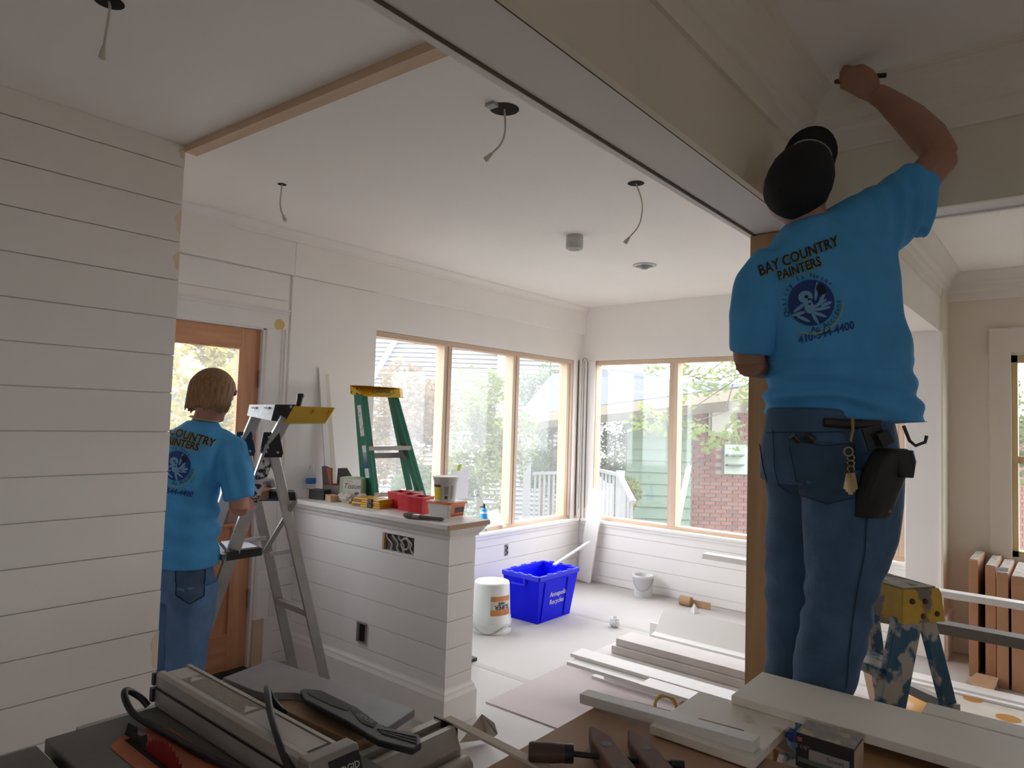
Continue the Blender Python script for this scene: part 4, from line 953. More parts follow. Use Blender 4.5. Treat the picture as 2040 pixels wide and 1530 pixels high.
# upper black shelf and lower step with paper
us = obj('shelf', MB().prism([at(503, 981, 3.62), at(588, 983, 3.42), at(590, 997, 3.42), at(503, 999, 3.62)], FH*.02).prism([at(503, 981, 3.62), at(588, 983, 3.42), at(585, 978, 3.62), at(508, 977, 3.8)], Vector((0, 0, .006))), BLKP, al)
st_ = obj('step', MB().prism([at(452, 1102, 3.30), at(521, 1094, 3.52), at(520, 1107, 3.52), at(450, 1118, 3.30)], FH*.02).prism([at(452, 1102, 3.30), at(521, 1094, 3.52), at(484, 1079, 3.66), at(436, 1084, 3.45)], Vector((0, 0, .006))), BLKP, al)
for t, s_ in ((.30, 0), (.74, 0)): obj('step', MB().bar(apN.lerp(fNF, t+.1), apF.lerp(fFF, t+.1), .09, .03), ALUD, al)
obj('brace', MB().bar(at(476, 1078, 3.6), at(530, 1072, 3.66), .014, .02), ALU, al); obj('brace', MB().bar(at(538, 1104, 3.5), at(586, 1097, 3.52), .014, .02), ALU, al)
stk = mat('sticker_print', (.62, .60, .58), .6, spots=(.03, .02, .03), sscale=38, sthr=.5)
p0, p1 = apN.lerp(fNF, .055), apN.lerp(fNF, .23)
dd_ = (p1-p0).normalized(); sd_ = dd_.cross(wd).normalized()
obj('sticker', MB().prism([p0+sd_*.026+wd*.0125, p0-sd_*.026+wd*.0125, p1-sd_*.026+wd*.0125, p1+sd_*.026+wd*.0125], wd*.001), stk, al)
tag(obj('paper_sheet', MB().prism([at(455, 1097, 3.34), at(513, 1090, 3.53), at(482, 1075, 3.66), at(440, 1080, 3.46)], Vector((0, 0, .003))), mat('paper_white', (.82, .82, .84), .8)), 'white paper sheet on the black step of the aluminium ladder', 'paper')
q = at(536, 976, 3.55)
ro = tag(obj('sanding_roll', MB().tube([at(528, 959, 3.58), at(533, 958, 3.57), at(542, 958, 3.55), at(547, 959, 3.54)], [.020, .025, .025, .021], 14), mat('roll_grey', (.30, .27, .24), .9, var=.2, vscale=30)), 'grey roll of sandpaper on the upper ladder shelf', 'roll')
ro.location.z -= .012
tag(obj('paper_stack', MB().prism([at(510, 978, 3.62), at(560, 980, 3.50), at(556, 975, 3.66), at(512, 974, 3.72)], Vector((0, 0, .012))), mat('paper_tan', (.55, .48, .38), .9)), 'thin stack of tan sandpaper on the upper ladder shelf', 'sandpaper')
# ---- green stepladder behind the half wall
GRL = mat('ladder_green', (.01, .17, .10), .45, var=.08, vscale=10)
gLt, gRt = at(716, 786, 4.34), at(783, 788, 4.50)
gLf, gRf = Vector((2.88, 3.27, 0)), Vector((3.30, 3.03, 0))
gl_ = thing('step_ladder', 'green stepladder with a yellow top cap behind the half wall', 'ladder', ((gLf+gRf)/2))
wg = (gRt-gLt).normalized(); bk = Vector((0, 0, 1)).cross(wg).normalized()
if bk.dot(FH) < 0: bk = -bk
for t_, f_ in ((gLt, gLf), (gRt, gRf)):
    u_ = (f_-t_).normalized(); sg = 1 if t_ is gRt else -1
    r_ = obj('front_rail', MB().bar(t_, f_, .088, .022, wg), GRL, gl_, .003)
    obj('rail_flange', MB().bar(t_ - bk*.038 + wg*.014*sg*-1, f_ - bk*.038 + wg*.014*sg*-1, .010, .035, wg), GRL, gl_)
    rt_ = t_ + bk*.03; rf_ = f_ + bk*.24 + wg*.03*-sg
    obj('rear_rail', MB().bar(rt_, rf_, .05, .02, wg), GRL, gl_)
    obj('foot', MB().box(f_.x-.05, f_.x+.05, f_.y-.04, f_.y+.04, 0, .02), BLACK, gl_)
for t in (.20, .37, .55, .73, .88):
    a_, b_ = gLt.lerp(gLf, t), gRt.lerp(gRf, t)
    s_ = obj('step', MB().bar(a_-bk*.01, b_-bk*.01, .085, .026), mat('step_alu', (.55, .53, .49), .5, .4), gl_)
    for sg, e in ((1, a_), (-1, b_)): obj('step_brace', MB().bar(e + wg*.05*sg - Vector((0, 0, .01)), e + wg*.008*sg - Vector((0, 0, .075)), .012, .006, bk), ALUD, s_)
for t in (.23, .45, .70): obj('rear_bar', MB().bar(gLt.lerp(gLf, t) + bk*.24*t, gRt.lerp(gRf, t) + bk*.24*t, .03, .035), ALUD, gl_)
cpo = at(698, 778, 4.36); cw = (at(797, 781, 4.27)-cpo)
cap2 = obj('top_cap', MB().prism([at(697, 767, 4.40), at(725, 768, 4.28), at(796, 773, 4.44), at(798, 792, 4.44), at(727, 789, 4.28), at(698, 786, 4.40)], FH*.12), YELP, gl_, .004)
ex_ = (at(796, 782, 4.44)-at(727, 778, 4.28)); nrm_ = ex_.cross(Vector((0, 0, 1)))
text_on('cap_lettering', 'WERNER', .025, at(763, 780.5, 4.362) + Vector((0, 0, 0)), ex_, (0, 0, 1), INK, gl_, bold=.0006, off=.006)
el = MB()
for k in range(24):
    a0, a1 = 2*math.pi*k/24, 2*math.pi*(k+1)/24; c_ = at(763, 780.5, 4.362); e1 = ex_.normalized(); n_ = e1.cross(Vector((0, 0, 1))).normalized()*.006
    el.add([c_+e1*.0745*math.cos(a0)+Vector((0, 0, .022*math.sin(a0)))+n_, c_+e1*.079*math.cos(a0)+Vector((0, 0, .024*math.sin(a0)))+n_, c_+e1*.079*math.cos(a1)+Vector((0, 0, .024*math.sin(a1)))+n_, c_+e1*.0745*math.cos(a1)+Vector((0, 0, .022*math.sin(a1)))+n_], [(0, 1, 2, 3)])
obj('cap_oval', el, INK, gl_)
for x, y in ((711, 774), (720, 774), (700, 781), (711, 784)): obj('rivet', MB().ball(at(x, y, 4.40 - (x-697)/28*.12 - .003), .006, n=8, k=5), mat('hole_dark', (.08, .04, .01)), cap2)
def railpatch(n, t0, t1, m_, side=-1):
    a_, b_ = gLt.lerp(gLf, t0), gLt.lerp(gLf, t1); u_ = (b_-a_).normalized(); s_ = u_.cross(wg).normalized()
    nn = -wg; obj(n, MB().prism([a_+s_*.024+nn*.0115, a_-s_*.024+nn*.0115, b_-s_*.024+nn*.0115, b_+s_*.024+nn*.0115], nn*.001), m_, gl_)
railpatch('label', .04, .155, mat('label_white', (.70, .70, .68), .6, spots=(.3, .2, .2), sscale=50, sthr=.6))
railpatch('label', .19, .31, mat('label_white2', (.72, .72, .72), .6)); railpatch('label', .215, .275, mat('label_blue', (.03, .06, .35), .6))
# ---- blue, paint-splashed ladder under the man
BLL = mat('ladder_blue_splashed', (.02, .09, .16), .5, spots=(.42, .38, .32), sscale=11, sthr=.48, var=.2, vscale=20)
YLS = mat('ladder_yellow_splashed', (.55, .33, .03), .5, spots=(.20, .16, .12), sscale=9, sthr=.56, var=.15, vscale=12)
cd = (RH*math.cos(.28) + FH*math.sin(.28)).normalized(); cwid = (RH*math.sin(.28) - FH*math.cos(.28)).normalized()
capc = at(1762, 1180, 2.26)
sl_ = thing('step_ladder', 'blue stepladder splashed with paint under the man in the cap', 'ladder', (capc.x, capc.y, 0))
ztop = capc.z
def Lp(c, w_, z): return Vector((capc.x, capc.y, 0)) + cd*c + cwid*w_ + Vector((0, 0, z))
for w_, wf in ((.12, .20), (-.12, -.20)):
    obj('front_rail', MB().bar(Lp(-.03, w_, ztop-.04), Lp(-.36, wf, .02), .10, .028, cwid), BLL, sl_, .004)
    obj('rear_rail', MB().bar(Lp(.045, w_*.95, ztop-.04), Lp(.28, wf*.95, .02), .050, .024, cwid), BLL, sl_, .004)
    for f_ in (Lp(-.36, wf, 0), Lp(.28, wf*.95, 0)): obj('foot', MB().box(f_.x-.05, f_.x+.05, f_.y-.05, f_.y+.05, 0, .022), BLACK, sl_)
for z in (.27, .545, .82):
    t = (ztop-.04-z)/(ztop-.06); c_ = -.03-.33*t; hw_ = .12+.08*t
    obj('step', MB().bar(Lp(c_-.01, -hw_, z), Lp(c_-.01, hw_, z), .11, .03), BLL, sl_)
for z in (.35, .7): obj('rear_bar', MB().bar(Lp(.045+.235*(ztop-z)/ztop, -.16, z), Lp(.045+.235*(ztop-z)/ztop, .16, z), .03, .03), ALUD, sl_)
ct = obj('top_cap', MB().loft([[Lp(c_*k, w_*k2, z) for c_, w_ in ((-.078, -.15), (.078, -.15), (.078, .15), (-.078, .15))] for z, k, k2 in ((ztop-.055, 1.08, 1.03), (ztop+.03, .98, 1), (ztop+.045, .90, .97))], True, False), YLS, sl_, .006)
obj('cap_crust', MB().prism([Lp(c_, w_, ztop+.0455) for c_, w_ in ((-.064, -.135), (.064, -.135), (.064, .135), (-.064, .135))], (0, 0, .004)), mat('paint_crust', (.30, .27, .22), .9, spots=(.10, .07, .05), sscale=14, sthr=.5, bump=.6, bscale=25), sl_)
for c_, z in ((-.045, .012), (.005, .010), (-.005, -.035), (.05, -.03)): obj('rivet', MB().ball(Lp(c_, .153, ztop+z), .009, n=8, k=5), mat('hole_dark', (.08, .04, .01)), ct)
# ============================================================ ON THE HALF WALL
ZT = 1.018
def bx_thing(name, label, cat, x, y, w, l, h, m_, rz=0, z=ZT, bevel=.002, group=None):
    o = obj(name, MB().box(-w/2, w/2, -l/2, l/2, 0, h, Matrix.Translation((x, y, z)) @ Matrix.Rotation(rz, 4, 'Z')), m_, None, bevel)
    return tag(o, label, cat, group)
def L(x, y, z=0, rz=0): return Matrix.Translation((x, y, z)) @ Matrix.Rotation(rz, 4, 'Z')
REDB = mat('bin_red', (.58, .012, .02), .4)
for k, (x, y) in enumerate(((2.735, 3.09), (2.70, 2.965), (2.665, 2.84))):
    M = L(x, y, ZT, .06+.05*k); b_ = thing('parts_bin', ('red plastic parts bin nearest the yellow bit cases', 'red plastic parts bin in the middle of three', 'red plastic parts bin beside the white tub')[k], 'bin', (x, y, ZT), 0, 'red parts bins on the half wall')
    mb = MB(); o_, i_ = [], []
    A0, A1, B0, B1, H = .062, .070, .048, .055, .092
    out0 = [M @ Vector((sx*B0, sy*A0*.75, 0)) for sx, sy in ((-1, -1), (1, -1), (1, 1), (-1, 1))]
    out1 = [M @ Vector((sx*B1, sy*A1*.75, H)) for sx, sy in ((-1, -1), (1, -1), (1, 1), (-1, 1))]
    in1 = [M @ Vector((sx*(B1-.003), sy*(A1*.75-.003), H)) for sx, sy in ((-1, -1), (1, -1), (1, 1), (-1, 1))]
    in0 = [M @ Vector((sx*(B0-.003), sy*(A0*.75-.003), .004)) for sx, sy in ((-1, -1), (1, -1), (1, 1), (-1, 1))]
    mb.loft([out0, out1, in1, in0], True, False); obj('body', mb, REDB, b_)
    rim = MB()
    for q in range(4): rim.bar(out1[q], out1[(q+1) % 4], .006, .005)
    obj('rim', rim, mat('bin_red_light', (.62, .05, .06), .35), b_)
CASY = mat('case_yellow', (.62, .33, .02), .45); CASK = mat('case_black', (.02, .02, .02), .5)
for k, (z, rz, dx, dy) in enumerate(((0, .12, 0, 0), (.026, .04, .005, -.004))):
    x, y = 2.625+dx, 3.215+dy; M = L(x, y, ZT+z, rz)
    c_ = thing('bit_case', ('lower yellow drill bit case of the pair on the half wall', 'upper yellow drill bit case lying on the other one')[k], 'case', (x, y, ZT+z))
    obj('tray', MB().prism([M @ Vector(v) for v in ((-.055, -.115, 0), (.05, -.115, 0), (.06, -.09, 0), (.06, .09, 0), (.05, .115, 0), (-.055, .115, 0))], (0, 0, .013)), CASY, c_, .004)
    obj('lid', MB().prism([M @ Vector(v) for v in ((-.053, -.113, .0135), (.048, -.113, .0135), (.058, -.088, .0135), (.058, .088, .0135), (.048, .113, .0135), (-.053, .113, .0135))], (0, 0, .012)), CASY, c_, .004)
    obj('latch', MB().box(-.062, -.050, -.055, -.02, .003, .025, M), CASK, c_); obj('label', MB().box(-.0565, -.0545, .04, .105, .003, .012, M), mat('case_label', (.16, .13, .11), .6), c_)
    for q in (-.04, .02, .07): obj('lid_rib', MB().box(-.045, .045, q-.012, q+.012, .0255, .0285, M), CASY, c_, .002)
TUBW = mat('tub_white', (.70, .68, .65), .45); TUBO = mat('lid_orange', (.75, .16, .02), .45)
x, y = 2.685, 2.655; M = L(x, y, ZT, .06)
tb = thing('spackle_box', 'square white tub with an orange rimmed lid at the half wall end', 'tub', (x, y, ZT))
def rr(a, b, z, r=.012, n=4):
    out = []
    for sx, sy, a0 in ((1, 1, 0), (-1, 1, 90), (-1, -1, 180), (1, -1, 270)):
        for k in range(n+1):
            t = math.radians(a0+90*k/n); out.append(Vector((sx*(a-r)+r*math.cos(t), sy*(b-r)+r*math.sin(t), z)))
    return out
obj('body', MB().loft([[M @ v for v in rr(.062, .072, 0)], [M @ v for v in rr(.072, .082, .075)]], True, False), TUBW, tb)
ld = obj('lid', MB().loft([[M @ v for v in rr(.077, .088, .075)], [M @ v for v in rr(.077, .088, .084)], [M @ v for v in rr(.070, .080, .086)]], True, False), TUBO, tb)
obj('lid_panel', MB().prism([M @ v for v in rr(.066, .076, .0865)], (0, 0, .001)), TUBW, tb)
e0 = M @ Vector((0, -.0775, .04)); ex_ = (M.to_3x3() @ Vector((1, 0, 0))); ey_ = (M.to_3x3() @ Vector((0, -.12, 1))).normalized()
n_ = ex_.cross(ey_)
def panel(n, c, w_, h_, ex, ey, m_, par, off=.001):
    n_ = ex.cross(ey).normalized()
    return obj(n, MB().add([c+n_*off-ex*w_/2-ey*h_/2, c+n_*off+ex*w_/2-ey*h_/2, c+n_*off+ex*w_/2+ey*h_/2, c+n_*off-ex*w_/2+ey*h_/2], [(0, 1, 2, 3)]), m_, par)
panel('label', e0, .105, .062, ex_, ey_, mat('label_orange', (.70, .22, .03), .5), tb, .0015)
panel('label_band', e0 + ex_*.012 + ey_*.004, .075, .03, ex_, ey_, mat('label_dark', (.05, .04, .04), .5), tb, .0025)
panel('label_band', e0 - ey_*.023, .10, .014, ex_, ey_, mat('label_red', (.45, .06, .02), .5), tb, .0025)
x, y, z = 2.68, 2.665, ZT+.0875
tw_ = thing('putty_tub', 'round white tub with a yellow label on the orange lid', 'tub', (x, y, z))
obj('body', MB().lathe([(.056, 0), (.064, .108), (.068, .110), (.068, .122), (.071, .124), (.071, .13), (.066, .131)], 28, Matrix.Translation((x, y, z))), TUBW, tw_)
def wrap(n, a0, a1, z0, z1, m_, par, r0=.0575, k=.075, off=.0006):
    mb = MB(); N = 8
    vs = [Vector((x+(r0+off+k*zz)*math.cos(a0+(a1-a0)*i/N), y+(r0+off+k*zz)*math.sin(a0+(a1-a0)*i/N), z+zz)) for zz in (z0, z1) for i in range(N+1)]
    mb.add(vs, [(i, i+1, N+2+i, N+1+i) for i in range(N)], True); return obj(n, mb, m_, par)
ca = math.atan2(-y, -x)
wrap('label', ca-1.25, ca-.40, .008, .082, mat('label_yellow', (.80, .62, .02), .5), tw_); wrap('label', ca-1.25, ca-.42, .076, .088, BLACK, tw_, off=.0012)
for k in range(7): wrap('fine_print', ca-.1, ca+.28, .075-.006*k, .078-.006*k, mat('print_grey', (.22, .20, .2), .6), tw_)
wrap('barcode', ca-.05, ca+.22, .012, .03, mat('barcode', (.12, .07, .07), .6), tw_)
for k in range(8): wrap('fine_print', ca+.5, ca+.75, .016+.009*k, .020+.009*k, mat('print_grey', (.22, .20, .2), .6), tw_)
a_, b_ = onz(806, 1027, ZT+.012), onz(874, 1034, ZT+.012)
pb = thing('paint_brush', 'used paint brush with a grey handle lying before the red bins', 'brush', (a_.x, a_.y, ZT))
dv_ = (b_-a_).normalized(); sv_ = dv_.cross(Vector((0, 0, 1)))
obj('bristles', MB().loft([ring(a_+dv_*t+Vector((0, 0, .004)), sv_, Vector((0, 0, 1)), w_, h_, 12, 2.5) for t, w_, h_ in ((0, .014, .010), (.02, .028, .015), (.05, .03, .014), (.066, .028, .011))]), mat('bristle_grey', (.16, .15, .13), .9, bump=.5, bscale=120), pb)
obj('ferrule', MB().loft([ring(a_+dv_*t+Vector((0, 0, .003)), sv_, Vector((0, 0, 1)), w_, h_, 12, 3) for t, w_, h_ in ((.064, .029, .012), (.10, .026, .011))]), mat('ferrule', (.35, .34, .34), .4, .7), pb)
obj('handle', MB().loft([ring(a_+dv_*t, sv_, Vector((0, 0, 1)), w_, h_, 12, 2.4) for t, w_, h_ in ((.098, .024, .010), (.13, .014, .010), (.18, .011, .009), (.225, .014, .010), (.24, .008, .006))]), mat('handle_grey', (.10, .095, .085), .6), pb)
# tissue box
x, y = 2.725, 3.52; M = L(x, y, ZT, .42)
ti = thing('tissue_box', 'green and white tissue box standing on the half wall', 'tissue box', (x, y, ZT))
obj('carton', MB().box(-.05, .05, -.075, .075, 0, .145, M), mat('tissue_green', (.42, .52, .34), .6), ti, .002)
fx = M.to_3x3() @ Vector((0, -1, 0)); fz = Vector((0, 0, 1)); fc = M @ Vector((-.05, -.012, .07))
panel('front_panel', fc, .122, .135, fx, fz, mat('tissue_white', (.66, .66, .60), .6), ti, .0012)
text_on('lettering', 'Tissue', .046, fc + fz*.022, fx, fz, mat('tissue_ink', (.10, .07, .09)), ti, shear=.3, off=.0022)
text_on('lettering', 'soft facial', .011, fc + fz*.054 - fx*.02, fx, fz, mat('tissue_ink2', (.25, .28, .24)), ti, off=.0022)
panel('mark', fc - fz*.02 + fx*.035, .028, .016, fx, fz, mat('tissue_mark', (.20, .14, .18)), ti, .0022)
# open carton of screws behind, black box before it
x, y = 2.725, 3.70; M = L(x, y, ZT, .35)
oc = thing('open_carton', 'open grey and red hardware carton with raised flaps', 'carton', (x, y, ZT))
CG = mat('carton_grey', (.15, .14, .135), .7); CRD = mat('carton_red', (.35, .02, .02), .6)
obj('body', MB().box(-.045, .045, -.075, .075, 0, .085, M), CRD, oc)
obj('flap', MB().prism([M @ Vector(v) for v in ((-.045, .075, .085), (-.045, .0, .085), (-.055, .0, .19), (-.06, .05, .205), (-.06, .078, .20))], (.003, .002, 0)), CG, oc)
obj('flap', MB().prism([M @ Vector(v) for v in ((.045, -.085, .085), (.045, .03, .085), (.05, .03, .185), (.05, -.04, .19), (.05, -.085, .13))], (.003, .002, 0)), CG, oc)
obj('flap_print', MB().prism([M @ Vector(v) for v in ((-.0465, .008, .088), (-.0465, .022, .088), (-.059, .045, .195), (-.058, .008, .19))], (-.001, 0, 0)), mat('carton_coral', (.62, .16, .10), .6), oc)
obj('side_panel', MB().box(-.0465, -.0452, -.05, .07, .03, .082, M), mat('carton_print', (.30, .27, .27), .6), oc)
x, y = 2.60, 3.70; M = L(x, y, ZT, .25)
bb = thing('screw_box', 'small black carton lying open before the water bottle', 'carton', (x, y, ZT))
obj('body', MB().box(-.035, .035, -.06, .06, 0, .06, M), CASK, bb, .002); obj('end_label', MB().box(-.034, .034, .060, .0615, .002, .058, M), TUBW, bb)
obj('flap', MB().prism([M @ Vector(v) for v in ((-.035, -.06, .06), (-.035, .06, .06), (-.075, .075, .068), (-.07, -.06, .064))], (0, 0, .002)), mat('carton_brown', (.25, .20, .15), .8), bb)
x, y = 2.60, 3.80
wb_ = thing('water_bottle', 'clear plastic water bottle with a blue label', 'bottle', (x, y, ZT))
obj('body', MB().lathe([(.028, 0), (.031, .01), (.031, .085), (.028, .09), (.031, .10), (.031, .135), (.024, .16), (.012, .178), (.012, .192)], 20, Matrix.Translation((x, y, ZT))), clear('bottle_clear', .12, (.96, .97, .98), .10), wb_)
obj('label', MB().lathe([(.0316, .088), (.0316, .122)], 20, Matrix.Translation((x, y, ZT)), False), mat('label_sky', (.03, .16, .50), .5), wb_); obj('cap', MB().lathe([(.0135, .19), (.0135, .205), (.012, .207)], 14, Matrix.Translation((x, y, ZT))), TUBW, wb_)
bx_thing('wood_block', 'cut wooden block with one white painted end', 'wood block', 2.595, 3.56, .06, .10, .038, wood('block_pine', (.45, .28, .15), (.58, .40, .24), 'y'), -.3)
bx_thing('wood_offcut', 'tiny wooden offcut beside the crumpled rag', 'wood offcut', 2.60, 3.395, .03, .02, .016, MATS['block_pine'], .2, group='tiny offcuts on the half wall')
bx_thing('wood_offcut', 'tiny wooden offcut next to the yellow bit cases', 'wood offcut', 2.615, 3.365, .03, .022, .017, MATS['block_pine'], -.1, group='tiny offcuts on the half wall')
def crumple(c, rx, ry, rz_, seed, amp=.35):
    mb = MB().ball((0, 0, 0), 1, n=18, k=12); 
    for v in mb.v:
        n = mnoise.noise(v*2.2 + Vector((seed, 0, 0))); v *= 1 + amp*n + .25*mnoise.noise(v*5+Vector((0, seed, 0)))
    mb.v = [Vector((c[0]+v.x*rx, c[1]+v.y*ry, max(c[2]+v.z*rz_, c[2]-rz_*.8))) for v in mb.v]
    mb.sm = [False]*len(mb.sm); return mb
tag(obj('crumpled_rag', crumple((2.625, 3.47, ZT+.027), .032, .06, .034, 3), mat('rag', (.56, .54, .49), .9)), 'crumpled pale rag in front of the tissue box', 'rag')
tag(obj('crumpled_paper', crumple((2.68, 3.385, ZT+.025), .030, .04, .031, 9), mat('rag_paper', (.62, .58, .53), .9)), 'crumpled paper next to the yellow bit cases', 'paper')
tag(obj('scraper_blade', MB().bar((2.715, 3.36, ZT+.012), (2.76, 3.28, ZT+.075), .03, .003, (0, 0, 1)), TUBW), 'white plastic scraper propped on the crumpled paper', 'scraper')
# ============================================================ AT THE BACK WINDOWS
x, y, zs = 4.40, 3.905, .60
sc_ = thing('spray_can', 'blue spray foam can with a bent nozzle on the window stool', 'spray can', (x, y, zs))
obj('body', MB().lathe([(.030, 0), (.033, .005), (.033, .17), (.03, .185), (.018, .195)], 20, Matrix.Translation((x, y, zs))), mat('can_blue', (.02, .28, .66), .35), sc_)
obj('band', MB().lathe([(.0335, .02), (.0335, .045)], 20, Matrix.Translation((x, y, zs)), False).lathe([(.0335, .15), (.0335, .168)], 20, Matrix.Translation((x, y, zs)), False), TUBW, sc_)
obj('nozzle', MB().tube([(x, y, zs+.195), (x, y, zs+.23)], [.014, .009], 10).bar((x, y, zs+.21), Vector((x, y, zs+.20))-RH*.035, .01, .008), BLACK, sc_)
obj('straw', MB().tube([Vector((x, y, zs+.225)), Vector((x, y, zs+.27))-RH*.025, Vector((x, y, zs+.31))-RH*.05], .004, 6), ALUD, sc_)
obj('foam_tip', crumple(tuple(Vector((x, y, zs+.315))-RH*.07), .022, .022, .03, 5), mat('foam_grey', (.45, .46, .45), .9), sc_)
tag(obj('trim_offcut', MB().bar((4.62, 3.90, .602), (4.56, 3.955, .75), .13, .012, (-1, 0, 0)), TRIMW), 'short white trim offcut leaning on the window post', 'trim offcut')
pp = thing('taped_paper', 'white paper sheet taped to the window beside the post', 'paper', (4.05, Y2+.1, 1.0))
obj('sheet', MB().prism([at(899, 936, 5.42), at(934, 930, 5.56), at(932, 992, 5.56), at(897, 997, 5.42)], FH*.002), mat('paper_white', (.82, .82, .84)), pp)
obj('tape', MB().prism([at(912, 926, 5.45), at(920, 925, 5.47), at(916, 938, 5.47), at(910, 938, 5.45)], FH*.001), mat('tape_lime', (.55, .62, .05)), pp)
tag(obj('leaning_trim', MB().bar((2.80, 3.70, 1.005 if False else .02), (2.66, 3.83, 1.86), .045, .012, (0, 1, 0)), TRIMW), 'thin white trim strip leaning on the wall left of the window', 'trim strip', 'trim strips leaning by the green ladder')
tag(obj('leaning_trim', MB().bar((2.86, 3.70, .02), (2.70, 3.83, 1.82), .03, .012, (0, 1, 0)), mat('trim_cream', (.74, .70, .62))), 'narrow cream trim strip leaning on the wall left of the window', 'trim strip', 'trim strips leaning by the green ladder')
# ============================================================ ON THE FLOOR
BINB = mat('bin_blue', (.002, .006, .80), .45, spec=.2)
bn = thing('recycling_bin', 'blue plastic recycling bin with white lettering on the floor', 'bin', (4.45, 3.32, 0))
bx0, bx1, by0, by1, bh = 4.245, 4.675, 3.185, 3.46, .365
o0 = [Vector((a, b, .0)) for a, b in ((bx0, by0), (bx1, by0), (bx1, by1), (bx0, by1))]
o1 = [Vector((a, b, bh-.04)) for a, b in ((bx0-.045, by0-.04), (bx1+.045, by0-.04), (bx1+.045, by1+.04), (bx0-.045, by1+.04))]
def sh(pts, k, z=None):
    c = sum(pts, Vector())/4; return [Vector((c.x+(p.x-c.x)*k, c.y+(p.y-c.y)*k, p.z if z is None else z)) for p in pts]
obj('tub', MB().loft([sh(o0, 1), sh(o1, 1), sh(o1, 1, bh), sh(o1, .97, bh), sh(o0, .97, .01)], True, False), BINB, bn, .006)
rimm = MB(); RB = mat('bin_blue_rim', (.03, .04, .75), .4, spec=.3)
top = sh(o1, 1.015, bh-.012)
for q in range(4): rimm.bar(top[q], top[(q+1) % 4], .022, .036)
obj('rim', rimm, RB, bn, .004)
for q in range(4):
    for t in (.2, .45, .7): obj('rim_tab', MB().bar(top[q].lerp(top[(q+1) % 4], t)+Vector((0, 0, .022)), top[q].lerp(top[(q+1) % 4], t+.1)+Vector((0, 0, .020)), .018, .006), RB, bn)
for a in (bx0+.03, bx1-.10): obj('rib', MB().prism([(a, by0-.003, .01), (a+.012, by0-.003, .01), (a+.012+.0, by0-.042, bh-.05), (a, by0-.042, bh-.05)], (0, -.006, 0)), BINB, bn)
obj('handle', MB().bar((bx0-.05, by0+.09, bh-.075), (bx0-.05, by1-.06, bh-.075), .03, .012).bar((bx0-.05, by0+.09, bh-.075), (bx0-.05, by0+.09, bh-.02), .03, .012, (0, 1, 0)), RB, bn)
fy = Vector((0, -.12, 1)).normalized()
text_on('lettering', 'Annapolis', .055, (4.47, by0-.024, .205), (1, 0, .0), fy, TUBW, bn, bold=.0006, off=.004)
text_on('lettering', 'Recycles', .055, (4.462, by0-.017, .145), (1, 0, .0), fy, TUBW, bn, bold=.0006, off=.004)
tag(obj('grey_stick', MB().bar((4.60, 3.30, .38), (5.15, 3.32, .50), .028, .012), mat('stick_grey', (.52, .54, .55), .6)), 'grey metal stick resting on the blue bin rim', 'stick')
x, y = 3.905, 3.36
bk_ = thing('paint_bucket', 'white paint bucket standing upside down by the half wall', 'bucket', (x, y, 0))
BUW = mat('bucket_white', (.72, .73, .72), .4)
obj('shell', MB().lathe([(.150, 0), (.152, .02), (.147, .024), (.150, .06), (.152, .075), (.146, .08), (.147, .105), (.142, .11), (.130, .345), (.126, .355), (.06, .358), (.055, .354)], 36, Matrix.Translation((x, y, 0))), BUW, bk_)
def wrapb(n, a0, a1, z0, z1, m_, off=.001):
    mb = MB(); N = 12
    f = lambda zz: .142-.0511*(zz-.11)+off
    vs = [Vector((x+f(zz)*math.cos(a0+(a1-a0)*i/N), y+f(zz)*math.sin(a0+(a1-a0)*i/N), zz)) for zz in (z0, z1) for i in range(N+1)]
    mb.add(vs, [(i, i+1, N+2+i, N+1+i) for i in range(N)], True); return obj(n, mb, m_, bk_)
cb = math.atan2(-y, -x)
LBO = mat('label_bucket', (.60, .22, .07), .5, var=.25, vscale=10)
wrapb('label', cb-.05, cb+1.2, .135, .27, mat('label_cream', (.62, .58, .52), .5)); wrapb('label_band', cb-.05, cb+1.2, .135, .175, LBO, .0018); wrapb('label_band', cb-.05, cb+1.2, .235, .27, LBO, .0018)
def bend(txt, size, a, zc, m_):
    t = text_mb(txt, size, bold=.0008); r = .142-.0511*(zc-.11)+.003; mb = MB()
    mb.add([Vector((x+r*math.cos(a - v.x/r), y+r*math.sin(a - v.x/r), zc - v.y)) for v in t.v], t.f); obj('lettering', mb, m_, bk_)
bend('SUPER', .045, cb+.62, .195, INK); bend('HIDE', .024, cb+.56, .222, INK)
obj('wire_handle', MB().tube([(x+.152*math.cos(a), y+.152*math.sin(a), .03+.025*math.sin(3*a)) for a in [cb-1.3+2.6*k/16 for k in range(17)]], .003, 6), STEEL, bk_)
x, y = 5.615, 3.03
sb = thing('plastic_pail', 'small white pail with paint spots by the right wall', 'pail', (x, y, 0))
obj('shell', MB().lathe([(.078, 0), (.088, .165), (.093, .167), (.094, .19), (.09, .192), (.084, .188), (.074, .01)], 28, Matrix.Translation((x, y, 0))), mat('pail_white', (.70, .71, .71), .45, spots=(.25, .25, .25), sscale=12, sthr=.72), sb)
obj('wire_handle', MB().tube([(x+.096*math.cos(a), y+.096*math.sin(a), .165-.10*math.sin((a-2.2)/2.6*math.pi)) for a in [2.2+2.6*k/12 for k in range(13)]], .003, 6), ALUD, sb)
tag(obj('leaning_board', MB().bar((5.655, 3.70, .012), (5.725, 3.60, .90), .155, .018, (1, 0, 0)), TRIMW), 'wide white board leaning in the corner behind the blue bin', 'board')
tag(obj('paper_cup_twist', crumple((4.62, 2.73, .035), .028, .04, .04, 12, .5), mat('plastic_white', (.80, .82, .84), .3)), 'twisted clear plastic wrap lying on the floor paper', 'plastic wrap')
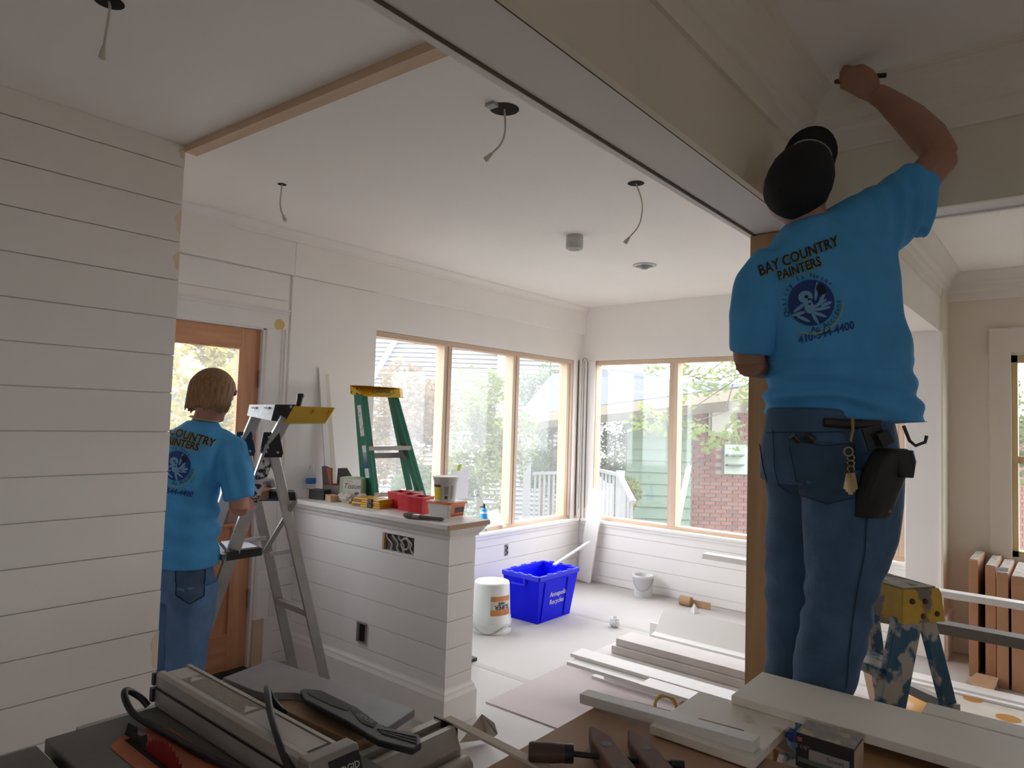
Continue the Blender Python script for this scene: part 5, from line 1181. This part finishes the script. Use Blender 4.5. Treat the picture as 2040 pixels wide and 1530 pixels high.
tp = thing('cardboard_scrap', 'torn cardboard roll scraps against the right wall', 'cardboard', (5.6, 2.55, 0))
CB = mat('cardboard', (.45, .28, .16), .9, var=.08, vscale=10)
obj('tube', MB().tube([(5.60, 2.66, .04), (5.60, 2.56, .04)], .04, 14), CB, tp); obj('strip', MB().bar((5.62, 2.55, .03), (5.62, 2.40, .03), .012, .055), CB, tp)
tag(obj('paper_scrap', MB().add([(5.45, 2.50, 0.002), (5.40, 2.44, .002), (5.46, 2.42, .002), (5.44, 2.46, .08)], [(0, 1, 3), (1, 2, 3), (2, 0, 3), (2, 1, 0)]), TUBW), 'folded white paper scrap standing near the cardboard', 'paper scrap')
# stacked white boards in the middle of the floor
BRD = mat('board_white', (.74, .72, .71), .5, var=.03, vscale=3)
def board(x0, x1, y0, y1, z0, z1, label, m_=None, grp=None, name='white_board', rz=0):
    cx_, cy_ = (x0+x1)/2, (y0+y1)/2
    o = obj(name, MB().box(x0-cx_, x1-cx_, y0-cy_, y1-cy_, z0, z1, L(cx_, cy_, 0, rz)), m_ or BRD, None, .0015)
    return tag(o, label, 'board', grp)
G_ = 'white boards stacked on the floor'
for k, yy in enumerate((1.55, 1.27)):
    bx_thing('lumber_block', ('pine block under the left ends of the raised boards', 'pine block under the right ends of the raised boards')[k], 'wood block', 3.44, yy, .26, .05, .14, PINE_X, 0, 0)
board(3.36, 3.47, 1.22, 2.30, .14, .16, 'lowest white board of the raised front group on the floor', grp=G_)
board(3.44, 3.57, 1.24, 2.33, .161, .181, 'white board lying on top of the raised front group', grp=G_)
board(3.31, 3.43, 1.22, 1.80, .161, .179, 'short white board on the near edge of the raised front group', grp=G_)
for k in range(4):
    y1 = (2.33, 2.40, 2.30, 2.28)[k]; z0 = .0+.046*k
    board(3.88-.02*(3-k)-(.10 if k < 2 else 0), 4.07, 1.22, y1, z0, z0+.044, ('bottom primed plank of the tall white stack', 'second primed plank of the tall white stack', 'third primed plank of the tall white stack', 'top primed plank of the tall white stack')[k], mat('board_primed', (.60, .555, .53), .6, var=.05), G_)
board(3.60, 3.70, 1.22, 2.28, .0, .022, 'flat white lath lying in front of the tall stack', grp=G_); board(3.61, 3.69, 1.22, 2.20, .0225, .044, 'white lath stacked on the flat one before the tall stack', grp=G_)
board(4.20, 4.30, 1.22, 2.05, .0, .10, 'white timber behind the tall stack of planks', grp=G_)
mo = thing('crown_length', 'long white crown moulding length tilted behind the board stack', 'moulding', (4.45, 1.6, 0))
obj('face', MB().prism([(4.36, 2.26, .12), (4.50, 2.26, .26), (4.51, 2.26, .25), (4.37, 2.26, .11)], (0, -1.03, 0)), TRIMW, mo); obj('lip', MB().prism([(4.31, 2.26, .10), (4.37, 2.26, .10), (4.37, 2.26, .125), (4.31, 2.26, .115)], (0, -1.03, 0)), TRIMW, mo)
obj('back_strip', MB().box(4.38, 4.44, 1.23, 2.26, 0, .10), TRIMW, mo)
board(4.52, 4.54, 1.2, 2.38, .0, .13, 'white trim length standing on edge behind the crown moulding', TRIMW, G_)
# long boards resting on saw horses in the next room
def horse(x, y, label, h=.70, ln=.5):
    s_ = thing('saw_horse', label, 'saw horse', (x, y, 0))
    obj('top_bar', MB().box(x-ln, x+ln, y-.04, y+.04, h-.07, h), PINE_X, s_)
    for sx in (-1, 1):
        for sy in (-1, 1): obj('leg', MB().bar((x+sx*(ln-.1), y+sy*.03, h-.02), (x+sx*(ln-.05), y+sy*.16, 0), .07, .035, (1, 0, 0)), PINE, s_)
    return s_
horse(3.97, 1.03, 'saw horse carrying long trim behind the man on the ladder', .665, .46); horse(3.95, -.9, 'saw horse under the long trim lengths beyond the header', .665, .55)
tl = thing('trim_length', 'long white moulded trim length lying across the saw horses', 'trim length', (4.44, .3, .67))
obj('face', MB().box(4.40, 4.475, -1.3, 1.94, .667, .70), TRIMW, tl, .002); obj('bead', MB().tube([(4.397, 1.94, .672), (4.397, -1.3, .672)], .006, 8), TRIMW, tl)
tag(obj('dark_batten', MB().box(3.60, 3.68, -1.3, 1.1, .667, .712), mat('batten_grey', (.17, .145, .12), .6)), 'dark grey batten lying across the saw horses', 'batten')
# flat-packed cartons by the far wall
for k, (x0, x1, y0, y1, h, lab) in enumerate(((5.36, 5.84, .495, .545, .74, 'tall flat cardboard carton leaning beside the pilaster'), (5.34, 5.84, .40, .455, .72, 'second flat cardboard carton from the pilaster'), (5.25, 5.84, .33, .39, .70, 'third flat cardboard carton from the pilaster'), (5.24, 5.84, .20, .315, .69, 'wide flat cardboard carton under the far window'))):
    c_ = thing('flat_carton', lab, 'carton', ((x0+x1)/2, (y0+y1)/2, 0), 0, 'flat cartons by the far wall')
    obj('carton', MB().box(x0, x1, y0, y1, 0.001, h), mat('carton_kraft', (.42, .22, .12), .85, var=.08, vscale=5), c_, .002)
    obj('torn_top', MB().prism([(x0, y0+.004, h), (x1, y0+.004, h), (x1, y1-.004, h), (x0, y1-.004, h)], (0, 0, .006)), mat('carton_torn', (.42, .38, .32), .9, var=.3, vscale=30), c_)
tag(obj('plastic_scrap', MB().prism([(5.30, .40, .725), (5.30, .33, .73), (5.29, .35, .62), (5.295, .385, .58)], (-.002, 0, 0)), mat('plastic_film', (.45, .45, .46), .3)), 'torn plastic film hanging over the flat cartons', 'plastic film')
tag(obj('cardboard_flap', MB().add([(5.20, .55, .004), (5.12, .40, .004), (5.25, .38, .06), (5.30, .50, .05)], [(0, 1, 2, 3)]).add([(5.20, .55, .001), (5.12, .40, .001), (5.25, .38, .057), (5.30, .50, .047)], [(3, 2, 1, 0)]), CB), 'loose cardboard flap on the floor before the cartons', 'cardboard')
board(5.0, 5.12, -.8, 1.05, .0, .02, 'long white board on the floor before the cartons', TRIMW, 'loose boards on the far floor'); board(4.93, 4.97, -.8, .9, .0, .015, 'narrow white lath on the floor before the cartons', TRIMW, 'loose boards on the far floor')
# stained sheet with amber disc on the floor
STN = mat('stained_sheet', (.55, .50, .43), .8, spots=(.22, .15, .09), sscale=3.2, sthr=.57, var=.1)
ss = thing('stained_sheet', 'stained white plastic sheet under the blue ladder', 'sheet', (4.7, .45, 0))
obj('sheet', MB().prism([(4.30, .95, .001), (4.95, .85, .001), (4.88, .15, .001), (4.2, -.2, .001), (4.05, .5, .001)], (0, 0, .004)), STN, ss)
for x, y, r in ((4.90, .48, .05), (4.72, .30, .06), (4.62, .62, .05)): obj('amber_spot', MB().disc((x, y, .0056), r, n=18), mat('amber', (.42, .19, .03), .5), ss)
am = Vector((4.47, .70, .0))
tag(obj('amber_lid', MB().lathe([(.155, .006), (.16, .02), (.15, .032), (.02, .045)], 28, L(am.x, am.y)), mat('amber_lid', (.50, .24, .02), .45)), 'amber plastic bucket lid lying under the blue ladder', 'lid')
# ============================================================ WORK TABLE
ZW = .825
wt = thing('work_table', 'brown hardboard work table covered with white boards', 'table', (1.45, 0, 0))
HB = mat('hardboard', (.40, .25, .16), .7, var=.08, vscale=4)
obj('top', MB().box(.90, 1.58, -1.2, .965, ZW-.02, ZW), HB, wt, .002)
obj('pine_plank', MB().box(1.50, 1.96, -1.2, .47, ZW-.03, ZW+.0042), wood('plank_warm', (.30, .15, .06), (.46, .27, .12), 'y', 8), wt)
for x in (1.0, 1.50):
    for y in (-1.1, .86): obj('leg', MB().box(x-.035, x+.035, y-.035, y+.035, 0, ZW-.02), PINE, wt)
obj('apron', MB().box(.97, 1.53, .86, .90, ZW-.11, ZW-.021), PINE_X, wt)
DUS = mat('board_dusty', (.80, .77, .70), .6, var=.05, vscale=4, spots=(.56, .47, .28), sscale=5, sthr=.62)
tag(obj('square_board', MB().box(1.495, 1.775, .536, .782, ZW+.0045, ZW+.024), DUS, None, .001), 'square dusty white board lying on the work table', 'board')
a_ = onz(1171, 1384, ZW+.034); b_ = onz(1500, 1488, ZW+.05)
tag(obj('square_batten', MB().bar((1.545, 1.0, ZW+.0165), (1.545, .548, ZW+.0375), .042, .024), mat('batten_white', (.74, .73, .71), .55), None, .001), 'white batten lying diagonally over the square panel', 'batten')
tag(obj('wide_board', MB().box(1.752, 1.978, -1.4, .688, ZW+.0245, ZW+.046), mat('board_raw', (.84, .81, .74), .65, var=.05, vscale=3), None, .002), 'wide dusty white board on the far side of the work table', 'board')
tag(obj('second_board', MB().box(1.985, 2.065, -1.4, .30, ZW+.0245, ZW+.046), MATS['board_raw'], None, .002), 'second wide white board lying beyond the dusty one', 'board')
tag(obj('stepped_board', MB().box(1.50, 1.73, -1.4, .10, ZW+.0245, ZW+.046), mat('board_raw2', (.66, .60, .53), .65, var=.05), None, .002), 'pale board on the near edge by the screw box', 'board')
tag(obj('chipped_strip', MB().bar((1.62, .90, ZW+.006), (1.60, .60, ZW+.030), .012, .006), mat('strip_brown', (.25, .14, .10), .7)), 'thin brown strip beside the white batten', 'strip')
rc = onz(1326, 1432, 0); ring_ax = (FH*.9 + RH*.3).normalized(); ring_s = Vector((ring_ax.y, -ring_ax.x, 0))
ytp = thing('tape_roll', 'yellow roll of tape standing on the floor behind the square board', 'tape roll', (rc.x, rc.y, 0))
obj('tape', MB().loft([[Vector((rc.x, rc.y, .064)) + ring_ax*w_ + (ring_s*math.cos(t) + Vector((0, 0, math.sin(t))))*r_ for w_, r_ in ((-.012, .064), (.012, .064), (.012, .054), (-.012, .054))] for t in [2*math.pi*k/28 for k in range(28)]], False, True, True), mat('tape_yellow', (.60, .45, .04), .5), ytp)
obj('core', MB().loft([[Vector((rc.x, rc.y, .064)) + ring_ax*w_ + (ring_s*math.cos(t) + Vector((0, 0, math.sin(t))))*r_ for w_, r_ in ((-.012, .0538), (.012, .0538), (.012, .049), (-.012, .049))] for t in [2*math.pi*k/28 for k in range(28)]], False, True, True), mat('core_kraft', (.40, .27, .16), .8), ytp)
tag(obj('cardboard_sheet', MB().prism([onz(1265, 1420, 0), onz(1330, 1402, 0), onz(1400, 1425, 0), onz(1330, 1460, 0)], (0, 0, .006)), mat('sheet_tan', (.50, .42, .36), .8)), 'tan cardboard sheet on the floor under the tape roll', 'cardboard')
# box of screws
S9 = .9155
x0, x1, y0, y1 = 1.579, 1.661, .360, .476
zz = ZW+.0045
sbx = thing('screw_carton', 'black carton of screws with a dusty top on the work table', 'carton', ((x0+x1)/2, (y0+y1)/2, zz))
obj('carton', MB().box(x0, x1, y0, y1, zz, .90), CASK, sbx, .002)
obj('dusty_top', MB().box(x0+.001, x1-.001, y0+.001, y1-.001, .90, .9012), mat('dust', (.27, .25, .23), .95, var=.2, vscale=40, spots=(.42, .36, .22), sscale=25, sthr=.6), sbx)
obj('side', MB().box(x0+.002, x1-.002, y0-.001, y0, zz+.004, .894), mat('kraft_side', (.40, .28, .20), .8), sbx)
panel('label', Vector((x0, .408, .862)), .080, .022, Vector((0, -1, 0)), Vector((0, 0, 1)), mat('carton_silver', (.30, .30, .29), .5), sbx, .001)
panel('flag', Vector((x0, .467, .888)), .010, .009, Vector((0, -1, 0)), Vector((0, 0, 1)), mat('flag_red', (.35, .08, .09), .5), sbx, .001)
text_on('lettering', '3 1/8"', .012, Vector((x0, .462, .873)), (0, -1, 0), (0, 0, 1), mat('print_dim', (.3, .3, .3)), sbx, off=.001)
text_on('lettering', 'Screws', .012, Vector((x0, .395, .863)), (0, -1, 0), (0, 0, 1), INK, sbx, off=.0018)
panel('band', Vector((x0, .418, .846)), .105, .010, Vector((0, -1, 0)), Vector((0, 0, 1)), mat('carton_green', (.10, .13, .11), .5), sbx, .001)
tag(obj('blue_rag', crumple((1.70, .517, zz+.010), .02, .018, .012, 4), mat('rag_blue', (.03, .06, .25), .8)), 'small blue rag tucked beside the screw carton', 'rag')
# wooden hand screw clamp
cl_ = thing('hand_screw_clamp', 'dark wooden hand screw clamp on the work table', 'clamp', (1.30, .75, ZW))
WD = wood('clamp_wood', (.12, .065, .045), (.19, .11, .08), 'x', 10, .8)
for a_, b_ in ((onz(1180, 1446, ZW+.04), onz(1296, 1600, ZW+.04)), (onz(1257, 1452, ZW+.04), onz(1372, 1600, ZW+.04))):
    a_ = Vector((a_.x, a_.y, ZW+.0005)); b_ = Vector((b_.x, b_.y, ZW+.0005)); d_ = (b_-a_).normalized(); s_ = Vector((-d_.y, d_.x, 0))
    if s_.y < 0: s_ = -s_
    obj('jaw', MB().prism([a_-s_*.004, a_+d_*.055-s_*.025, b_-s_*.025, b_+s_*.025, a_+d_*.065+s_*.025, a_+s_*.008], (0, 0, .040)), WD, cl_, .004)
    for t in (.09, .19): obj('dowel', MB().disc(a_+d_*t+Vector((0, 0, .0405)), .011, n=14), mat('dowel_dark', (.03, .02, .015)), cl_)
obj('screw_rod', MB().tube([(1.245, .838, ZW+.028), (1.372, .648, ZW+.022)], .0065, 8), BLACK, cl_); obj('rod_nut', MB().tube([(1.362, .662, ZW+.022), (1.378, .640, ZW+.022)], .010, 8), BLACK, cl_)
hA, hB = Vector((1.188, .905, ZW+.030)), Vector((1.248, .832, ZW+.028)); hd2 = (hB-hA)
obj('handle', MB().tube([hA, hA.lerp(hB, .05), hA.lerp(hB, .5), hA.lerp(hB, .8)], [.017, .0205, .021, .019], 14), mat('handle_wood', (.07, .035, .025), .5), cl_); obj('ferrule', MB().tube([hA.lerp(hB, .8), hB], .0195, 14), BLACK, cl_)
# ============================================================ TABLE SAW
ZS = .85
sw = thing('table_saw', 'grey table saw with a red blade and aluminium rip fence', 'table saw', (.75, 1.4, 0))
GRY = mat('saw_grey', (.13, .13, .115), .5, var=.15, vscale=8); GRL2 = mat('saw_alu', (.45, .43, .39), .5, .45, var=.1, vscale=10); ORG = mat('saw_orange', (.42, .12, .05), .6, var=.2, vscale=10)
obj('main_table', MB().box(.532, .945, 1.02, 1.70, ZS-.03, ZS), GRY, sw, .003)
obj('left_wing', MB().box(.10, .515, 1.02, 1.69, ZS-.035, ZS-.004), GRY, sw, .003)
obj('gap_ledge', MB().box(.514, .533, 1.02, 1.66, ZS-.05, ZS-.03), mat('gap_ledge_dark', (.10, .085, .03), .9), sw)
obj('body', MB().prism([(.50, 1.05, ZS-.031), (.95, 1.05, ZS-.031), (.90, 1.05, .45), (.55, 1.05, .45)], (0, .6, 0)), ORG, sw)
for x in (.42, 1.0):
    for y in (1.06, 1.64): obj('leg', MB().bar((.72+(x-.72)*.6, y, .46), (x, y+(.1 if y > 1.3 else -.04), 0), .04, .04), BLACK, sw)
for y in (1.08, 1.62): obj('crossbar', MB().bar((.45, y, .2), (.97, y, .2), .03, .03), BLACK, sw)
obj('throat_plate', MB().prism([Vector((.67+.062*math.cos(a)*1.0, (1.545 if math.sin(a) > 0 else 1.10)+.05*math.sin(a), ZS+.0005)) for a in [2*math.pi*k/28 for k in range(28)]], (0, 0, .0015)), ORG, sw)
obj('blade_slot', MB().box(.640, .665, 1.13, 1.57, ZS+.002, ZS+.0026), mat('slot_black', (.01, .008, .006), .8), sw)
bl_ = MB(); NT = 96; R0 = .127; cyb = 1.41; czb = ZS-.080; rings = []
pts = []
for k in range(NT):
    a = 2*math.pi*k/NT; r = R0 if k % 2 else R0-.010; pts.append((a, r))
for xx in (.6515, .6545): rings.append([Vector((xx, cyb+r*math.cos(a), czb+r*math.sin(a))) for a, r in pts])
bl_.loft(rings, True, False)
bd_ = obj('blade', bl_, mat('blade_red', (.20, .005, .008), .4), sw)
obj('riving_knife', MB().prism([(.652, 1.53, ZS), (.652, 1.60, ZS), (.652, 1.585, ZS+.03), (.652, 1.545, ZS+.035)], (.003, 0, 0)), BLACK, sw)
obj('guard_claw', MB().prism([(.648, 1.50, ZS), (.648, 1.56, ZS), (.648, 1.555, ZS+.022), (.648, 1.51, ZS+.026)], (.012, 0, 0)), BLACK, sw)
# rip fence
fn = obj('rip_fence', MB().prism([(.757, 1.70, ZS+.003), (.845, 1.70, ZS+.003), (.845, 1.70, ZS+.072), (.838, 1.70, ZS+.080), (.829, 1.70, ZS+.080), (.829, 1.70, ZS+.074), (.776, 1.70, ZS+.074), (.776, 1.70, ZS+.080), (.765, 1.70, ZS+.080), (.757, 1.70, ZS+.074), (.757, 1.70, ZS+.050), (.761, 1.70, ZS+.046), (.757, 1.70, ZS+.042)], (0, -.60, 0)), GRL2, sw)
obj('fence_top', MB().box(.779, .826, 1.115, 1.69, ZS+.0742, ZS+.078), mat('fence_plate', (.55, .51, .48), .6), sw)
obj('warning_label', MB().box(.781, .824, 1.34, 1.62, ZS+.0782, ZS+.0786), mat('warn_label', (.28, .24, .19), .6, spots=(.20, .17, .14), sscale=170, sthr=.54), sw)
for y in (1.60, 1.36): obj('warning_triangle', MB().prism([(.785, y-.012, ZS+.0788), (.805, y+.018, ZS+.0788), (.82, y-.012, ZS+.0788)], (0, 0, .0004)), mat('tri_white', (.55, .54, .5), .6), sw)
obj('fence_groove', MB().box(.7545, .757, 1.105, 1.70, ZS+.043, ZS+.047), BLACK, sw)
obj('fence_end', MB().box(.752, .772, 1.70, 1.712, ZS+.05, ZS+.077).box(.750, .772, 1.70, 1.714, ZS+.012, ZS+.043), BLACK, sw)
FH_ = MB().loft([[Vector(v) for v in ((.752, 1.10, ZS), (.862, 1.10, ZS), (.862, 1.10, ZS+.082), (.752, 1.10, ZS+.082))], [Vector(v) for v in ((.752, 1.063, ZS), (.862, 1.063, ZS), (.862, 1.068, ZS+.082), (.752, 1.068, ZS+.082))], [Vector(v) for v in ((.757, 1.028, ZS-.04), (.857, 1.028, ZS-.04), (.857, 1.033, ZS+.01), (.757, 1.033, ZS+.01))]], True, False)
fh = obj('fence_head', FH_, mat('head_alu', (.30, .28, .26), .5, .5), sw, .004)
# black label facing the far right end of the head
rx = Vector((.0, -1, 0)); 
lab_c = Vector((.8655, 1.037, ZS+.048))
pl_ = obj('name_plate', MB().prism([(.790, 1.0625, ZS+.072), (.858, 1.0625, ZS+.072), (.858, 1.0415, ZS+.028), (.790, 1.0415, ZS+.028)], (0, -.002, 0)), BLACK, sw)
ey3 = Vector((0, .0165, .038)).normalized()
text_on('lettering', 'RIDGID', .017, Vector((.824, 1.0505, ZS+.052)), (1, 0, 0), ey3, mat('print_silver', (.55, .54, .5), .5), sw, bold=.0003, off=.0025)
# extension panel, wooden block, rails
kk = .9718
ep = [(.955, 1.755), (1.116, 1.787), (1.172, 1.242), (1.062, 1.214), (1.045, 1.47), (1.03, 1.53), (1.0, 1.565), (.976, 1.585), (.966, 1.62)]
tag(obj('grey_sheet', MB().prism([(a*kk, b*kk, .853) for a, b in ep], (0, 0, .018)), mat('panel_grey', (.24, .24, .25), .45, var=.12, vscale=8), None, .002), 'notched grey sheet of board lying on the saw extension rails', 'board')
bx_thing('timber_block', 'short pine timber under the black push stick', 'timber', .995, 1.40, .075, .38, .05, wood('timber', (.34, .22, .13), (.44, .30, .19), 'y'), .05, .802)
rl = obj('front_rail', MB().prism([(.60, y_, z_) for y_, z_ in ((1.10, .775), (1.185, .775), (1.185, .842), (1.165, .842), (1.165, .828), (1.135, .828), (1.135, .842), (1.12, .842), (1.10, .80))], (.585, 0, 0)), GRL2, sw)
obj('rail_tube', MB().tube([(.55, 1.08, .77), (1.185, 1.08, .77)], .022, 12), GRL2, sw); obj('rail_cap', MB().box(1.185, 1.19, 1.115, 1.19, .775, .845), BLACK, sw)
obj('rear_rail', MB().box(.60, 1.10, 1.685, 1.725, .80, .845), GRL2, sw)
# push stick
ps = thing('push_stick', 'black push stick lying across the grey panel', 'push stick', (1.03, 1.3, .871))
def psP(px, py, z): return onz(px, py, z)
A = [(598, 1375), (604, 1371), (640, 1374), (712, 1408), (765, 1447), (835, 1463), (840, 1480), (822, 1492), (752, 1474), (690, 1436), (606, 1392)]
obj('stick', MB().prism([psP(x_, y_, .886) for x_, y_ in A], (0, 0, -.014)), mat('push_black', (.018, .018, .019), .5), ps, .003)
obj('hollow', MB().prism([psP(x_, y_, .8865) for x_, y_ in ((612, 1378), (640, 1378), (700, 1407), (692, 1416), (660, 1405), (616, 1384))], (0, 0, .0006)), mat('push_hollow', (.05, .05, .047), .7), ps)
obj('hollow', MB().prism([psP(x_, y_, .8865) for x_, y_ in ((698, 1414), (708, 1412), (752, 1440), (744, 1450), (720, 1440))], (0, 0, .0006)), mat('push_hollow', (.05, .05, .047), .7), ps)
for k in range(3): obj('grip_rib', MB().bar(psP(752+4*k, 1452+4*k, .8868), psP(830, 1468+6*k, .8868), .002, .003), mat('push_ridge', (.12, .12, .12), .5), ps)
e1 = (psP(748, 1442, .8875)-psP(712, 1422, .8875)).normalized()
text_on('lettering', 'RIDGID', .018, psP(729, 1431, .888), -e1, Vector((0, 0, 1)).cross(-e1), mat('push_text', (.22, .22, .21), .5), ps, off=.0006)
# power cord over saw and fence
tag(obj('power_cord', MB().tube(smooth([Vector((.742, 1.70, .856)), Vector((.73, 1.715, .875)), Vector((.705, 1.72, .896)), Vector((.69, 1.705, .902)), Vector((.683, 1.68, .892)), Vector((.686, 1.64, .872)), Vector((.70, 1.56, .862)), Vector((.708, 1.47, .860)), Vector((.714, 1.38, .860)), Vector((.725, 1.28, .860)), Vector((.728, 1.16, .860)), Vector((.73, 1.06, .860))], 3), .0075, 10), mat('cord_black', (.012, .012, .012), .45)), 'black power cord looping along the saw blade', 'cord')
tag(obj('fence_cord', MB().tube(smooth([Vector((.93, 1.42, .862)), Vector((.90, 1.425, .90)), Vector((.868, 1.40, .942)), Vector((.835, 1.345, .960)), Vector((.802, 1.28, .950)), Vector((.772, 1.205, .935)), Vector((.750, 1.13, .91)), Vector((.747, 1.08, .885)), Vector((.745, 1.04, .865))], 4), .007, 10), MATS['cord_black']), 'black cord arching over the aluminium rip fence', 'cord')
tag(obj('long_lath', MB().bar((1.198, 1.16, ZS-.004), (1.185, .72, ZW+.004), .024, .006), mat('lath_tan', (.58, .51, .42), .7)), 'tan lath bridging the saw rail and the work table', 'lath')
# torn paper and wood scrap on the floor
tpap = MB().add([onz(915, 1480, .02), onz(960, 1422, .12), onz(990, 1465, .10), onz(972, 1473, .01)], [(0, 1, 2, 3)]).add([onz(960, 1422, .12), onz(985, 1440, .14), onz(992, 1462, .10), onz(975, 1472, .02)], [(0, 1, 2, 3)])
tag(obj('torn_paper', tpap, mat('torn_kraft', (.50, .44, .37), .9)), 'torn flap of floor paper curling up by the half wall', 'torn paper')
tag(obj('wood_scrap', MB().bar(onz(880, 1478, .02), onz(905, 1472, .02), .05, .03), STUD), 'dark wood scrap on the floor before the half wall', 'wood scrap')
# ============================================================ CEILING FITTINGS
HOLE = mat('hole_black', (.004, .004, .004), .9); WIR = mat('wire_white', (.62, .58, .52), .6)
for k, (x, y, r, pth, lab) in enumerate(((1.878, 1.629, .055, [(0, 0, 0), (.005, .002, -.08), (-.01, .01, -.13), (-.05, .02, -.17)], 'loose white wire hanging from the large ceiling hole by the beam'),
        (2.851, 1.622, .040, [(0, 0, 0), (.03, -.01, -.10), (.02, -.005, -.20), (-.03, .01, -.27)], 'loose white wire hanging from the small ceiling hole near the post'),
        (1.862, 3.087, .022, [(0, 0, 0), (-.005, 0, -.08), (.0, .0, -.13), (.02, -.01, -.17)], 'loose white wire hanging from the ceiling above the door'),
        (.703, 2.11, .040, [(0, 0, 0), (.01, -.01, -.03), (-.005, .005, -.08), (-.01, .005, -.14)], 'loose white wire hanging from the ceiling by the shiplap wall'))):
    wv = thing('ceiling_wire', lab, 'wire', (x, y, ZC-.01), 0, 'loose wires hanging from the ceiling')
    obj('hole', MB().disc((x, y, ZC-.001), r, (0, 0, -1), 20), HOLE, wv)
    if r > .045: obj('clip', MB().box(x-.075, x-.045, y-.01, y+.03, ZC-.012, ZC-.001), mat('clip_grey', (.4, .39, .38), .5), wv)
    pts = [Vector((x, y, ZC)) + RH*a + FH*b + Vector((0, 0, c)) for a, b, c in pth]
    obj('wire', MB().tube(smooth(pts), .0038, 6), WIR, wv)
    d_ = (pts[-1]-pts[-2]).normalized(); obj('wire_nut', MB().tube([pts[-1]-d_*.01, pts[-1]+d_*.02, pts[-1]+d_*.025], [.006, .011, .009], 8), WIR, wv)
c1 = thing('smoke_detector_base', 'grey cylindrical fitting hanging from the ceiling', 'fitting', (3.469, 2.397, ZC-.09))
obj('can', MB().lathe([(.052, 0), (.054, -.005), (.054, -.078), (.046, -.086), (.03, -.086)], 24, Matrix.Translation((3.469, 2.397, ZC))), mat('can_grey', (.52, .52, .51), .5), c1); obj('lens', MB().disc((3.469, 2.397, ZC-.0865), .036, (0, 0, -1), 18), mat('lens_dark', (.20, .20, .20), .3), c1)
c2 = thing('sprinkler_plate', 'round metal plate set in the ceiling near the windows', 'ceiling plate', (4.397, 2.416, ZC-.03))
obj('plate', MB().lathe([(.085, 0), (.085, -.006), (.06, -.010), (.0601, -.002)], 24, Matrix.Translation((4.397, 2.416, ZC))), mat('plate_grey', (.50, .50, .50), .4, .5), c2); obj('head', MB().lathe([(.055, -.001), (.05, -.012), (.02, -.03)], 18, Matrix.Translation((4.397, 2.416, ZC))), mat('plate_dark', (.22, .22, .22), .4, .5), c2)
